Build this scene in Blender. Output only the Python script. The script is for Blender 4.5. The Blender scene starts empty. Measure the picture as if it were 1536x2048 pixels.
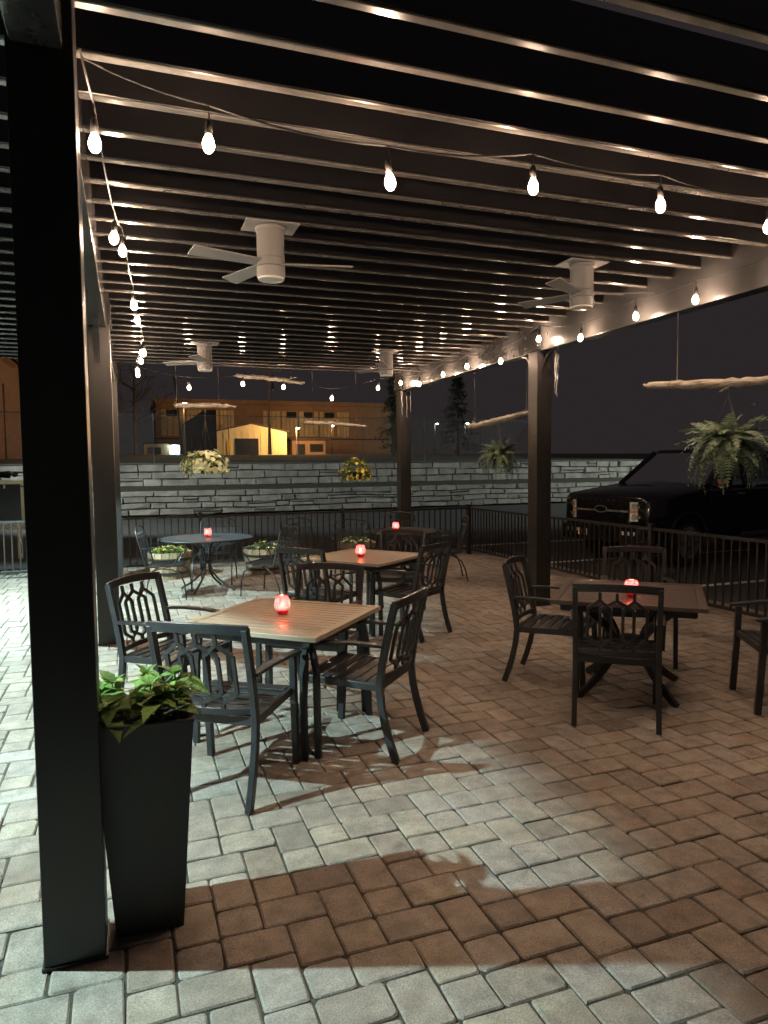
import bpy, math, random
from mathutils import Vector, Matrix
R = math.radians
rnd = random.Random(7)
sc = bpy.context.scene
COL = sc.collection

# ------------------------------------------------------------------ camera
yaw, pitch, roll, EYE = R(20.0), R(3.7), R(0.57), 1.65
fw = Vector((math.sin(yaw) * math.cos(pitch), math.cos(yaw) * math.cos(pitch), -math.sin(pitch)))
rt = Vector((math.cos(yaw), -math.sin(yaw), 0)); up = rt.cross(fw)
rt2 = rt * math.cos(roll) - up * math.sin(roll); up2 = up * math.cos(roll) + rt * math.sin(roll)
cam = bpy.data.cameras.new('camera'); cam_o = bpy.data.objects.new('camera', cam); COL.objects.link(cam_o)
mw = Matrix((rt2, up2, -fw)).transposed().to_4x4(); mw.translation = Vector((0, 0, EYE))
cam_o.matrix_world = mw
cam.sensor_fit = 'VERTICAL'; cam.sensor_height = 36.0; cam.lens = 1400 / 2048 * 36.0
cam.clip_start = 0.05; cam.clip_end = 3000
sc.camera = cam_o

# ------------------------------------------------------------------ world: night sky over a lit town
world = bpy.data.worlds.new('World'); sc.world = world; world.use_nodes = True
wn = world.node_tree; wn.nodes.clear()
wout = wn.nodes.new('ShaderNodeOutputWorld'); wbg = wn.nodes.new('ShaderNodeBackground')
sky = wn.nodes.new('ShaderNodeTexSky'); sky.sky_type = 'NISHITA'; sky.sun_disc = False
sky.sun_elevation = R(-6); sky.sun_rotation = R(200)
wmul = wn.nodes.new('ShaderNodeMix'); wmul.data_type = 'RGBA'; wmul.blend_type = 'ADD'; wmul.inputs[0].default_value = 1.0
wn.links.new(sky.outputs[0], wmul.inputs[6]); wmul.inputs[7].default_value = (0.085, 0.070, 0.073, 1)
wn.links.new(wmul.outputs[2], wbg.inputs[0]); wbg.inputs[1].default_value = 0.10
wn.links.new(wbg.outputs[0], wout.inputs[0])

sc.view_settings.view_transform = 'Standard'; sc.view_settings.look = 'None'
sc.view_settings.exposure = 1.42; sc.view_settings.gamma = 1.0
sc.cycles.use_denoising = True; sc.cycles.adaptive_threshold = 0.03
sc.cycles.max_bounces = 6; sc.cycles.diffuse_bounces = 3; sc.cycles.glossy_bounces = 3; sc.cycles.transmission_bounces = 5
sc.cycles.transparent_max_bounces = 8
sc.cycles.sample_clamp_indirect = 3.0; sc.cycles.sample_clamp_direct = 0.0
sc.cycles.caustics_reflective = False; sc.cycles.caustics_refractive = False
sc.cycles.blur_glossy = 0.5

# lamp strengths (watts)
BULB_W, FLOOD_W, CANDLE_W = 33.0, 490.0, 1.1
BULB_C, FLOOD_C = (1.0, 0.66, 0.44), (0.66, 0.95, 0.92)
LOT_W, LOT_C = 1900.0, (0.93, 1.0, 0.92)

# ------------------------------------------------------------------ helpers
def tag(o, label=None, cat=None, group=None, kind=None):
    if label: o['label'] = label
    if cat: o['category'] = cat
    if group: o['group'] = group
    if kind: o['kind'] = kind
    return o
def empty(name, loc=(0, 0, 0), rz=0.0, label=None, cat=None, group=None):
    o = bpy.data.objects.new(name, None); COL.objects.link(o); o.empty_display_size = .1
    o.location = loc; o.rotation_euler = (0, 0, rz)
    return tag(o, label, cat, group)
def copy_tree(o, parent=None):
    c = o.copy(); COL.objects.link(c); c.parent = parent
    for ch in list(o.children): copy_tree(ch, c)
    return c
def frame_for(d):
    d = d.normalized(); u = Vector((0, 0, 1)) if abs(d.z) < .95 else Vector((1, 0, 0))
    a = d.cross(u).normalized(); return a, a.cross(d).normalized()
class MB:
    def __init__(s): s.v = []; s.f = []
    def add(s, vs, fs):
        n = len(s.v); s.v += [tuple(v) for v in vs]; s.f += [tuple(n + i for i in f) for f in fs]; return s
    def box(s, c, d, rz=0.0, m=None):
        x, y, z = d[0] / 2, d[1] / 2, d[2] / 2
        vs = [Vector((a * x, b * y, e * z)) for e in (-1, 1) for a, b in ((-1, -1), (1, -1), (1, 1), (-1, 1))]
        if m is None: m = Matrix.Rotation(rz, 3, 'Z')
        vs = [m @ v + Vector(c) for v in vs]
        return s.add(vs, [(3, 2, 1, 0), (4, 5, 6, 7), (0, 1, 5, 4), (1, 2, 6, 5), (2, 3, 7, 6), (3, 0, 4, 7)])
    def span(s, x0, x1, y0, y1, z0, z1): return s.box(((x0 + x1) / 2, (y0 + y1) / 2, (z0 + z1) / 2), (x1 - x0, y1 - y0, z1 - z0))
    def ribbon(s, pts, w, h, side=None, close=False):
        """rectangular section swept along pts; w along `side`, h across"""
        P = [Vector(p) for p in pts]; n = len(P); vs = []
        for i, p in enumerate(P):
            d = (P[min(i + 1, n - 1)] - P[max(i - 1, 0)]).normalized()
            a = Vector(side) if side is not None else frame_for(d)[0]
            a = (a - d * a.dot(d)).normalized(); b = d.cross(a)
            ww = w[i] if isinstance(w, (list, tuple)) else w
            vs += [p - a * ww / 2 - b * h / 2, p + a * ww / 2 - b * h / 2, p + a * ww / 2 + b * h / 2, p - a * ww / 2 + b * h / 2]
        fs = [(3, 2, 1, 0), tuple(4 * (n - 1) + k for k in range(4))]
        for i in range(n - 1):
            for k in range(4): fs.append((4 * i + k, 4 * i + (k + 1) % 4, 4 * i + 4 + (k + 1) % 4, 4 * i + 4 + k))
        return s.add(vs, fs)
    def tube(s, pts, r, n=8, cap=True):
        P = [Vector(p) for p in pts]; m = len(P); vs = []; a0 = None
        for i, p in enumerate(P):
            d = (P[min(i + 1, m - 1)] - P[max(i - 1, 0)])
            if d.length < 1e-9: d = Vector((0, 0, 1))
            d.normalize()
            if a0 is None: a, b = frame_for(d)
            else:
                a = a0 - d * a0.dot(d)
                a = a.normalized() if a.length > 1e-6 else frame_for(d)[0]
                b = d.cross(a)
            a0 = a; rr = r[i] if isinstance(r, (list, tuple)) else r
            for k in range(n):
                t = 2 * math.pi * k / n; vs.append(p + a * (rr * math.cos(t)) + b * (rr * math.sin(t)))
        fs = []
        for i in range(m - 1):
            for k in range(n): fs.append((i * n + k, i * n + (k + 1) % n, (i + 1) * n + (k + 1) % n, (i + 1) * n + k))
        if cap: fs += [tuple(range(n - 1, -1, -1)), tuple((m - 1) * n + k for k in range(n))]
        return s.add(vs, fs)
    def lathe(s, prof, n=16, c=(0, 0, 0), cap=True):
        vs = [(c[0] + r * math.cos(2 * math.pi * k / n), c[1] + r * math.sin(2 * math.pi * k / n), c[2] + z) for r, z in prof for k in range(n)]
        fs = []
        for i in range(len(prof) - 1):
            for k in range(n): fs.append((i * n + k, i * n + (k + 1) % n, (i + 1) * n + (k + 1) % n, (i + 1) * n + k))
        if cap: fs += [tuple(range(n - 1, -1, -1)), tuple((len(prof) - 1) * n + k for k in range(n))]
        return s.add(vs, fs)
    def prism(s, poly, t0, t1, axis='y'):
        """poly of (a,b) extruded; axis y: (a,t,b); axis x: (t,a,b); axis z: (a,b,t)"""
        n = len(poly)
        f = {'y': lambda a, b, t: (a, t, b), 'x': lambda a, b, t: (t, a, b), 'z': lambda a, b, t: (a, b, t)}[axis]
        vs = [f(a, b, t0) for a, b in poly] + [f(a, b, t1) for a, b in poly]
        fs = [tuple(range(n)), tuple(range(2 * n - 1, n - 1, -1))] + [(i, (i + 1) % n, n + (i + 1) % n, n + i) for i in range(n)]
        return s.add(vs, fs)
    def mesh(s, name, smooth=False):
        m = bpy.data.meshes.new(name); m.from_pydata(s.v, [], s.f); m.update()
        if smooth:
            m.polygons.foreach_set('use_smooth', [True] * len(m.polygons))
        return m
    def build(s, name, mat, parent=None, smooth=False, bevel=0, loc=None, fix=True):
        m = s.mesh(name, smooth)
        if fix:
            import bmesh
            b = bmesh.new(); b.from_mesh(m); bmesh.ops.recalc_face_normals(b, faces=b.faces[:]); b.to_mesh(m); b.free()
        return place(name, m, mat, parent, bevel, loc, smooth)
def place(name, m, mat, parent=None, bevel=0, loc=None, smooth=False):
    if mat is not None and not m.materials: m.materials.append(mat)
    o = bpy.data.objects.new(name, m); COL.objects.link(o); o.parent = parent
    if loc is not None: o.location = loc
    if bevel:
        b = o.modifiers.new('bevel', 'BEVEL'); b.width = bevel; b.segments = 2; b.limit_method = 'ANGLE'; b.angle_limit = R(40)
    if smooth:
        try: m.set_sharp_from_angle(angle=R(48))
        except Exception: pass
    return o
def lerp(a, b, t): return a + (b - a) * t
def point_light(name, parent, loc, w, c, r=.02):
    l = bpy.data.lights.new(name, 'POINT'); l.energy = w; l.color = c; l.shadow_soft_size = r
    o = bpy.data.objects.new(name, l); COL.objects.link(o); o.parent = parent; o.location = loc
    return o

# ------------------------------------------------------------------ materials
def mat(name, col, rough=.5, metal=0.0, var=0.0, scale=8.0, bump=0.0, bscale=60.0, col2=None, coat=0.0, spec=.5, per=0.0, sheen=0.0, stretch=None, transl=0.0, rvar=0.0):
    m = bpy.data.materials.new(name); m.use_nodes = True; nt = m.node_tree; N, L = nt.nodes, nt.links
    b = N['Principled BSDF']; b.inputs['Roughness'].default_value = rough; b.inputs['Metallic'].default_value = metal
    b.inputs['Specular IOR Level'].default_value = spec; b.inputs['Coat Weight'].default_value = coat
    b.inputs['Base Color'].default_value = (*col, 1)
    tc = N.new('ShaderNodeTexCoord'); vec = tc.outputs['Object']
    if stretch:
        mp = N.new('ShaderNodeMapping'); mp.inputs['Scale'].default_value = stretch; L.new(vec, mp.inputs[0]); vec = mp.outputs[0]
    src = None
    if var > 0 or col2:
        n = N.new('ShaderNodeTexNoise'); n.inputs['Scale'].default_value = scale; n.inputs['Detail'].default_value = 6; n.inputs['Roughness'].default_value = .62
        L.new(vec, n.inputs['Vector'])
        r = N.new('ShaderNodeValToRGB'); r.color_ramp.elements[0].position = .3; r.color_ramp.elements[1].position = .72
        c2 = col2 or tuple(c * (1 + var) for c in col); c1 = col if col2 else tuple(c * (1 - var) for c in col)
        r.color_ramp.elements[0].color = (*c1, 1); r.color_ramp.elements[1].color = (*c2, 1)
        L.new(n.outputs['Fac'], r.inputs[0]); src = r.outputs[0]
        if rvar:
            mr = N.new('ShaderNodeMapRange'); mr.inputs['To Min'].default_value = rough - rvar; mr.inputs['To Max'].default_value = rough + rvar
            L.new(n.outputs['Fac'], mr.inputs[0]); L.new(mr.outputs[0], b.inputs['Roughness'])
    if per > 0:
        g = N.new('ShaderNodeNewGeometry'); oi = N.new('ShaderNodeObjectInfo')
        ad = N.new('ShaderNodeMath'); ad.operation = 'ADD'; L.new(g.outputs['Random Per Island'], ad.inputs[0]); L.new(oi.outputs['Random'], ad.inputs[1])
        fr = N.new('ShaderNodeMath'); fr.operation = 'FRACT'; L.new(ad.outputs[0], fr.inputs[0])
        mr = N.new('ShaderNodeMapRange'); mr.inputs['To Min'].default_value = 1 - per; mr.inputs['To Max'].default_value = 1 + per; L.new(fr.outputs[0], mr.inputs[0])
        hs = N.new('ShaderNodeHueSaturation'); L.new(mr.outputs[0], hs.inputs['Value'])
        if src: L.new(src, hs.inputs['Color'])
        else: hs.inputs['Color'].default_value = (*col, 1)
        src = hs.outputs[0]
    if src: L.new(src, b.inputs['Base Color'])
    if bump > 0:
        n2 = N.new('ShaderNodeTexNoise'); n2.inputs['Scale'].default_value = bscale; n2.inputs['Detail'].default_value = 5; L.new(vec, n2.inputs['Vector'])
        bp = N.new('ShaderNodeBump'); bp.inputs['Strength'].default_value = bump; bp.inputs['Distance'].default_value = .01
        L.new(n2.outputs['Fac'], bp.inputs['Height']); L.new(bp.outputs[0], b.inputs['Normal'])
    if transl > 0:
        tr = N.new('ShaderNodeBsdfTranslucent'); mx = N.new('ShaderNodeMixShader'); mx.inputs[0].default_value = transl
        if src: L.new(src, tr.inputs[0])
        else: tr.inputs[0].default_value = (*col, 1)
        out = N['Material Output']; L.new(b.outputs[0], mx.inputs[1]); L.new(tr.outputs[0], mx.inputs[2]); L.new(mx.outputs[0], out.inputs[0])
    return m
def emit(name, col, s, sampled=False):
    m = bpy.data.materials.new(name); m.use_nodes = True; nt = m.node_tree; nt.nodes.clear()
    e = nt.nodes.new('ShaderNodeEmission'); e.inputs[0].default_value = (*col, 1); e.inputs[1].default_value = s
    o = nt.nodes.new('ShaderNodeOutputMaterial'); nt.links.new(e.outputs[0], o.inputs[0])
    if not sampled: m.cycles.emission_sampling = 'NONE'
    return m
def glass(name, col, rough=.02, tint=.85, gloss=.15):
    m = bpy.data.materials.new(name); m.use_nodes = True; nt = m.node_tree; nt.nodes.clear(); N, L = nt.nodes, nt.links
    t = N.new('ShaderNodeBsdfTransparent'); t.inputs[0].default_value = (*[c * tint for c in col], 1)
    g = N.new('ShaderNodeBsdfGlossy'); g.inputs['Roughness'].default_value = rough; g.inputs[0].default_value = (.9, .9, .9, 1)
    fr = N.new('ShaderNodeFresnel'); fr.inputs[0].default_value = 1.5
    ad = N.new('ShaderNodeMath'); ad.operation = 'ADD'; ad.inputs[1].default_value = gloss; ad.use_clamp = True; L.new(fr.outputs[0], ad.inputs[0])
    mx = N.new('ShaderNodeMixShader'); L.new(ad.outputs[0], mx.inputs[0]); L.new(t.outputs[0], mx.inputs[1]); L.new(g.outputs[0], mx.inputs[2])
    o = N.new('ShaderNodeOutputMaterial'); L.new(mx.outputs[0], o.inputs[0]); return m
def paver_mat():
    m = bpy.data.materials.new('tumbled concrete paver'); m.use_nodes = True; nt = m.node_tree; N, L = nt.nodes, nt.links
    b = N['Principled BSDF']; tc = N.new('ShaderNodeTexCoord'); g = N.new('ShaderNodeNewGeometry'); oi = N.new('ShaderNodeObjectInfo')
    ad = N.new('ShaderNodeMath'); ad.operation = 'ADD'; L.new(g.outputs['Random Per Island'], ad.inputs[0]); L.new(oi.outputs['Random'], ad.inputs[1])
    fr = N.new('ShaderNodeMath'); fr.operation = 'FRACT'; L.new(ad.outputs[0], fr.inputs[0])
    ramp = N.new('ShaderNodeValToRGB'); cr = ramp.color_ramp
    cols = [(0, (.215, .185, .16)), (.2, (.30, .265, .23)), (.4, (.335, .295, .245)), (.6, (.275, .235, .20)), (.8, (.33, .305, .28)), (1, (.25, .205, .17))]
    cr.elements[0].color = (*cols[0][1], 1); cr.elements[1].color = (*cols[-1][1], 1)
    for p, c in cols[1:-1]:
        e = cr.elements.new(p); e.color = (*c, 1)
    L.new(fr.outputs[0], ramp.inputs[0])
    def noise(s, d=6, r=.6):
        n = N.new('ShaderNodeTexNoise'); n.inputs['Scale'].default_value = s; n.inputs['Detail'].default_value = d; n.inputs['Roughness'].default_value = r
        L.new(g.outputs['Position'], n.inputs['Vector']); return n.outputs['Fac']
    def mul(a, fac, lo, hi, f0=.3, f1=.7):
        mr = N.new('ShaderNodeMapRange'); mr.inputs[1].default_value = f0; mr.inputs[2].default_value = f1; mr.inputs[3].default_value = lo; mr.inputs[4].default_value = hi
        L.new(fac, mr.inputs[0]); mx = N.new('ShaderNodeMix'); mx.data_type = 'RGBA'; mx.blend_type = 'MULTIPLY'; mx.inputs[0].default_value = 1
        L.new(a, mx.inputs[6]); L.new(mr.outputs[0], mx.inputs[7]); return mx.outputs[2]
    c = mul(ramp.outputs[0], noise(1.1), .74, 1.14); c = mul(c, noise(11), .70, 1.18); c = mul(c, noise(170, 3), .62, 1.22); c = mul(c, noise(62, 3), 1.0, .55, .66, .74); c = mul(c, noise(5.2, 5), 1.0, .70, .58, .70)
    # red-brown stains here and there
    st = N.new('ShaderNodeMapRange'); st.inputs[1].default_value = .56; st.inputs[2].default_value = .74; st.inputs[3].default_value = 0; st.inputs[4].default_value = .55
    L.new(noise(3.3), st.inputs[0]); mx = N.new('ShaderNodeMix'); mx.data_type = 'RGBA'; L.new(st.outputs[0], mx.inputs[0]); L.new(c, mx.inputs[6]); mx.inputs[7].default_value = (.22, .155, .115, 1)
    L.new(mx.outputs[2], b.inputs['Base Color']); b.inputs['Roughness'].default_value = .82; b.inputs['Specular IOR Level'].default_value = .3
    bp = N.new('ShaderNodeBump'); bp.inputs['Strength'].default_value = .55; bp.inputs['Distance'].default_value = .006
    h = N.new('ShaderNodeMath'); h.operation = 'ADD'; L.new(noise(150, 4, .7), h.inputs[0]); L.new(noise(28, 4), h.inputs[1])
    L.new(h.outputs[0], bp.inputs['Height']); L.new(bp.outputs[0], b.inputs['Normal'])
    return m
BLK = mat('black powder coat', (.012, .012, .0125), .36, col2=(.021, .020, .020), scale=2.5, bump=.10, bscale=220, rvar=.09, stretch=(2.5, 2.5, .7))
BEAMM = mat('satin dark beam', (.046, .045, .046), .22, var=.2, scale=4, bump=.01, bscale=30, rvar=.05, spec=.8)
LIT_LIP = mat('satin louvre lip', (.10, .095, .09), .17, var=.25, scale=9, bump=.012, bscale=60, rvar=.05, spec=1.0)  # paler than the blades: bulb light on their undersides put into the colour
LOUV = mat('satin black louvre', (.009, .0085, .009), .30, var=.2, scale=5, bump=.008, bscale=30, rvar=.04, spec=.9)
FURN = mat('charcoal cast aluminium', (.026, .027, .030), .34, var=.3, scale=12, bump=.08, bscale=180)
IRON = mat('wrought iron', (.016, .017, .019), .45, var=.3, scale=20, bump=.12, bscale=160)
MESHM = mat('coated iron mesh', (.035, .042, .05), .38, var=.3, scale=10)
TAUPE = mat('taupe slat top', (.33, .275, .205), .36, var=.10, scale=9, bump=.04, bscale=90, per=.05, coat=.15, stretch=(1, 6, 1))
DKTOP = mat('dark brown slat top', (.075, .058, .048), .34, var=.2, scale=9, bump=.04, bscale=90, per=.08, coat=.15)
GREY = mat('satin grey fan paint', (.27, .265, .265), .42, var=.06, scale=6)
PAVER = paver_mat()
SAND = mat('dark joint sand', (.045, .042, .034), .95, var=.5, scale=40, bump=.6, bscale=300)
ASPH = mat('worn asphalt', (.036, .038, .040), .85, var=.35, scale=1.3, bump=.5, bscale=90)
PAINT = mat('worn road paint', (.62, .62, .58), .7, var=.3, scale=9)
STONE = mat('grey wall stone', (.13, .13, .118), .9, col2=(.27, .262, .235), scale=2.6, bump=1.0, bscale=9, per=.22)
EARTH = mat('dark grassy earth', (.022, .026, .017), .95, col2=(.05, .048, .034), scale=3, bump=.8, bscale=30)
SOIL = mat('potting soil', (.028, .020, .014), .95, var=.6, scale=60, bump=1, bscale=120)
PLANTER = mat('matte black planter', (.016, .017, .018), .55, col2=(.030, .030, .029), scale=3, bump=.10, bscale=90, rvar=.12, stretch=(2.5, 2.5, .8))
LEAFG = mat('bright green leaf', (.085, .150, .036), .62, col2=(.16, .29, .065), scale=45, bump=.35, bscale=90, spec=.3, per=.38, transl=.25)
FERNG = mat('fern green', (.085, .145, .085), .5, col2=(.20, .27, .18), scale=14, per=.3, transl=.25)
PETG = mat('petunia foliage', (.10, .17, .04), .5, col2=(.18, .26, .07), scale=14, per=.25, transl=.25)
PETW = mat('cream petal', (.80, .86, .58), .6, var=.1, scale=20, per=.12, transl=.3)
PETY = mat('yellow petal', (.75, .60, .12), .6, var=.15, scale=20, per=.15, transl=.3)
WOODX = mat('weathered driftwood along x', (.085, .072, .058), .9, col2=(.42, .375, .315), scale=8, bump=1.0, bscale=11, stretch=(1.0, 9, 9))
WOODL = mat('weathered driftwood along y', (.085, .072, .058), .9, col2=(.42, .375, .315), scale=8, bump=1.0, bscale=11, stretch=(9, 1.0, 9))
STAVE = mat('weathered barrel oak', (.20, .145, .09), .8, col2=(.36, .275, .17), scale=9, bump=.6, bscale=22, per=.2, stretch=(4, 4, 1))
TERRA = mat('terracotta liner', (.42, .21, .10), .8, var=.25, scale=15)
ICE = mat('clear acrylic icicle', (.30, .30, .31), .15, spec=.8, coat=.5)
CORD = mat('black rubber cord', (.02, .02, .02), .35)
ROPE = mat('thin brown cord', (.12, .10, .085), .7)
TRUNK = mat('tree bark', (.07, .055, .042), .9, var=.4, scale=20, bump=.8, bscale=30)
NEEDLE = mat('conifer needles', (.035, .055, .028), .7, per=.3)
PAINTBLK = mat('black car paint', (.006, .006, .007), .18, coat=.8, bump=0)
RUBBER = mat('tyre rubber', (.015, .015, .015), .8, bump=.3, bscale=60)
CHROME = mat('chrome', (.75, .74, .72), .12, metal=1.0)
DCHROME = mat('dark alloy', (.20, .20, .20), .32, metal=.8, bump=.7, bscale=45, col2=(.5, .5, .49), scale=30)
AMBER = mat('amber lens', (.75, .26, .04), .2, coat=.6)
LENS = mat('headlight reflector', (.9, .89, .85), .3, bump=.8, bscale=60, col2=(.5, .49, .47), scale=26, coat=.5)
WINDG = glass('car glass', (.75, .95, .9), .02, .8, .10)
BULBG = emit('lit bulb glass', (1.0, .80, .52), 22.0)
_n, _l = BULBG.node_tree.nodes, BULBG.node_tree.links          # hottest round the filament, orange towards cap and tip
_tc = _n.new('ShaderNodeTexCoord'); _sx = _n.new('ShaderNodeSeparateXYZ'); _l.new(_tc.outputs['Object'], _sx.inputs[0])
_ad = _n.new('ShaderNodeMath'); _ad.operation = 'ADD'; _ad.inputs[1].default_value = .072; _l.new(_sx.outputs[2], _ad.inputs[0])
_ab = _n.new('ShaderNodeMath'); _ab.operation = 'ABSOLUTE'; _l.new(_ad.outputs[0], _ab.inputs[0])
_mr = _n.new('ShaderNodeMapRange'); _mr.inputs[1].default_value = .018; _mr.inputs[2].default_value = .048; _l.new(_ab.outputs[0], _mr.inputs[0])
_rp = _n.new('ShaderNodeValToRGB'); _rp.color_ramp.elements[0].color = (1, .86, .62, 1); _rp.color_ramp.elements[1].color = (.10, .030, .006, 1); _l.new(_mr.outputs[0], _rp.inputs[0])
_l.new(_rp.outputs[0], [x for x in _n if x.type == 'EMISSION'][0].inputs[0])
FLAME = emit('candle flame', (1.0, .62, .28), 18.0)
TEAL = emit('far street lamp lens', (.62, 1.0, .98), 30.0)

# ------------------------------------------------------------------ ground, paving
MB().add([(-400, -400, -.09), (400, -400, -.09), (400, 27.0, -.09), (-400, 27.0, -.09)], [(0, 1, 2, 3)]).build('car_park_asphalt', ASPH, fix=False)['kind'] = 'structure'
bpy.data.objects['car_park_asphalt'].location.z = .04
patio = MB().span(-9, 6.55, -4, 12.6, -.2, -.0075).build('patio', SAND); patio['kind'] = 'structure'
U = .0781; PX0, PY0 = .643, 2.34
SHAPES = {'V': (2, 3), 'S': (2, 2), 'H': (3, 2)}
def paver_geo(w, h, r, rg):
    """rounded tumbled block, top at z=0, centred"""
    g = .0034; hw, hh = w / 2 - g, h / 2 - g
    cc = .006 + rg.random() * .009
    ring = []
    for (sx, sy) in ((-1, -1), (1, -1), (1, 1), (-1, 1)):
        c = cc * (.6 + .9 * rg.random())
        a = (sx * hw, sy * (hh - c)); b = (sx * (hw - c), sy * hh)
        m_ = (sx * (hw - c * .3), sy * (hh - c * .3))
        seq = [a, m_, b] if sx * sy > 0 else [b, m_, a]
        if sx * sy > 0: seq = [a, m_, b]
        ring += seq
    j = lambda: (rg.random() - .5) * .0045
    base = [(x + j(), y + j()) for x, y in ring]
    n = len(base); vs = [(x, y, -.035) for x, y in base] + [(x, y, -.0045 - rg.random() * .0015) for x, y in base]
    s = .0045 + rg.random() * .003
    for x, y in base:
        vs.append((x - math.copysign(s, x), y - math.copysign(s, y), (rg.random() - .5) * .0012))
    fs = []
    for k in range(2):
        for i in range(n): fs.append((k * n + i, k * n + (i + 1) % n, (k + 1) * n + (i + 1) % n, (k + 1) * n + i))
    fs.append(tuple(2 * n + i for i in range(n)))
    return vs, fs
pv = {}
prg = random.Random(3)
for k, (a, b) in SHAPES.items(): pv[k] = [paver_geo(a * U, b * U, 0, prg) for _ in range(7)]
cells = []
for i in range(-40, 41):
    for jj in range(-220, 220):
        ox, oy = 7 * i - 2 * jj, -i - 2 * jj
        for k, (dx, dy) in (('V', (0, 0)), ('S', (2, 0)), ('H', (4, 0))):
            w, h = SHAPES[k]
            cx, cy = PX0 + (ox + dx + w / 2) * U, PY0 + (oy + dy + h / 2) * U
            if -6.5 < cx < 6.36 and .6 < cy < 12.45: cells.append((k, cx, cy))
def seen_rank(c):
    x, y = c[1], c[2]; d = Vector((x, y, -EYE)); f = d.dot(fw)
    if f < .3: return 99
    u, v = d.dot(rt2) / f * 1400, d.dot(up2) / f * 1400
    if abs(u) > 790 or abs(v) > 1045: return 50 + f
    return d.length
cells.sort(key=seen_rank)
pmesh = {k: [] for k in SHAPES}
for k in pv:
    for vs, fs in pv[k]:
        b = MB(); b.add(vs, fs); m = b.mesh('paver', False); m.materials.append(PAVER); pmesh[k].append(m)
rest = MB()
for idx, (k, cx, cy) in enumerate(cells):
    flip = prg.random() < .5; t = prg.randrange(7); tx, ty, dz = prg.gauss(0, .009), prg.gauss(0, .009), prg.gauss(0, .0016); jz = prg.gauss(0, .006)
    if idx < 290:
        o = place('paver', pmesh[k][t], None, patio, loc=(cx, cy, dz)); o.rotation_euler = (tx, ty, jz + (math.pi if flip else 0))
    else:
        vs, fs = pv[k][t]; s = -1 if flip else 1
        rest.add([(cx + s * x - jz * y, cy + s * y + jz * x, z + dz + x * s * ty * -1 + y * s * tx) for x, y, z in vs], fs)
ro = rest.build('paver_field', PAVER, patio, fix=False); ro['kind'] = 'stuff'
kerb = MB()
for i in range(60): kerb.box((6.47, -3 + i * .27, -.02), (.155, .262, .06))
ko = kerb.build('kerb_course', PAVER, patio, bevel=.006); ko['kind'] = 'stuff'
for i, (x0, x1, y) in enumerate(((7.05, 11.5, 7.55), (6.75, 11.5, 10.4), (6.9, 11.5, 4.6), (6.8, 11.5, 13.3))):
    o = MB().box(((x0 + x1) / 2, y, -.045), (x1 - x0, .1, .008)).build('parking_line', PAINT); o['kind'] = 'structure'

# ------------------------------------------------------------------ pergola
PZ, LZ = 2.95, 3.25
perg = empty('pergola', (0, 0, 0), 0, 'black metal pergola with open louvred roof on square posts over the patio', 'pergola')
def post(x0, y0, w=.192):
    MB().span(x0, x0 + w, y0, y0 + w, 0, PZ if x0 > 0 else 3.475).build('post', BLK, perg, bevel=.004)
    MB().span(x0 - .006, x0 + w + .006, y0 - .006, y0 + w + .006, .002, .012).build('base_plate', BLK, perg)
for y in (-2.09, 2.458, 7.0, 11.3):
    post(-.312, y); post(4.43, y); post(-5.05, y)
for x in (-.30, 4.45, -5.04):
    b = MB().span(x, x + .15, -2.2, 11.6, PZ, 3.47).build('beam', BEAMM, perg, bevel=.004)
for y0, y1 in ((-2.2, -2.05), (11.52, 11.6)):
    for x0, x1 in ((-.148, 4.448), (-4.888, -.302)):
        MB().span(x0, x1, y0, y1, 3.30, 3.46).build('end_rail', BLK, perg, bevel=.003)
# louvre blades standing open
def blade(x0, x1):
    prof = [(-.026, .004), (-.022, 0), (.022, 0), (.026, .004), (.020, .012), (.012, .10), (.006, .19), (-.006, .19), (-.012, .10), (-.020, .012)]
    b = MB(); b.prism([(a, z) for a, z in prof], x0, x1, 'x'); return b.mesh('louvre')
mA, mB_ = blade(-.148, 4.448), blade(-4.888, -.302)
for m in (mA, mB_): m.materials.append(LOUV)
def lit_lip(x0, x1):  # added strip under each blade that carries the painted bright edge
    m = MB().prism([(-.022, -.0005), (-.024, -.004), (-.018, -.0085), (.018, -.0085), (.024, -.004), (.022, -.0005)], x0 + .002, x1 - .002, 'x').mesh('lit_lip'); m.materials.append(LIT_LIP); return m
lit_lips = {mA: lit_lip(-.148, 4.448), mB_: lit_lip(-4.888, -.302)}
y = 2.40 - .316 * 13; k = 0
while y < 11.5:
    for m in (mA, mB_):
        o = place('louvre', m, None, perg, loc=(0, y, LZ + rnd.gauss(0, .002))); o.rotation_euler = (0, 0, rnd.gauss(0, .0006)); place('lit_lip', lit_lips[m], None, o)
    y += .316
# curved brackets under the beams
for (x, y) in ((4.43, 7.0), (4.43, 11.3), (-.312, 7.0), (-.312, 11.3)):
    for s in (-1, 1):
        yb = y if s < 0 else y + .192
        pts = []
        for i in range(9):
            t = i / 8; a = t * math.pi / 2
            pts.append((x + .08, yb + s * (.004 + .24 * (1 - math.cos(a))), PZ - .33 + .325 * math.sin(a)))
        MB().ribbon(pts, .05, .012, side=(1, 0, 0)).build('bracket', BLK, perg, smooth=True)
    pl = MB().box((x - .006 if x > 0 else x + .198, y + .096, PZ + .12), (.01, .34, .2)).build('splice_plate', BLK, perg, bevel=.002)
    for dy in (-.13, .13):
        for dz in (-.06, .06):
            xx = x - .012 if x > 0 else x + .204
            MB().tube([(xx + (.004 if x > 0 else -.004), y + .096 + dy, PZ + .12 + dz), (xx - (.012 if x > 0 else -.012), y + .096 + dy, PZ + .12 + dz)], .013, 6).build('bolt', DCHROME, pl)

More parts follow.
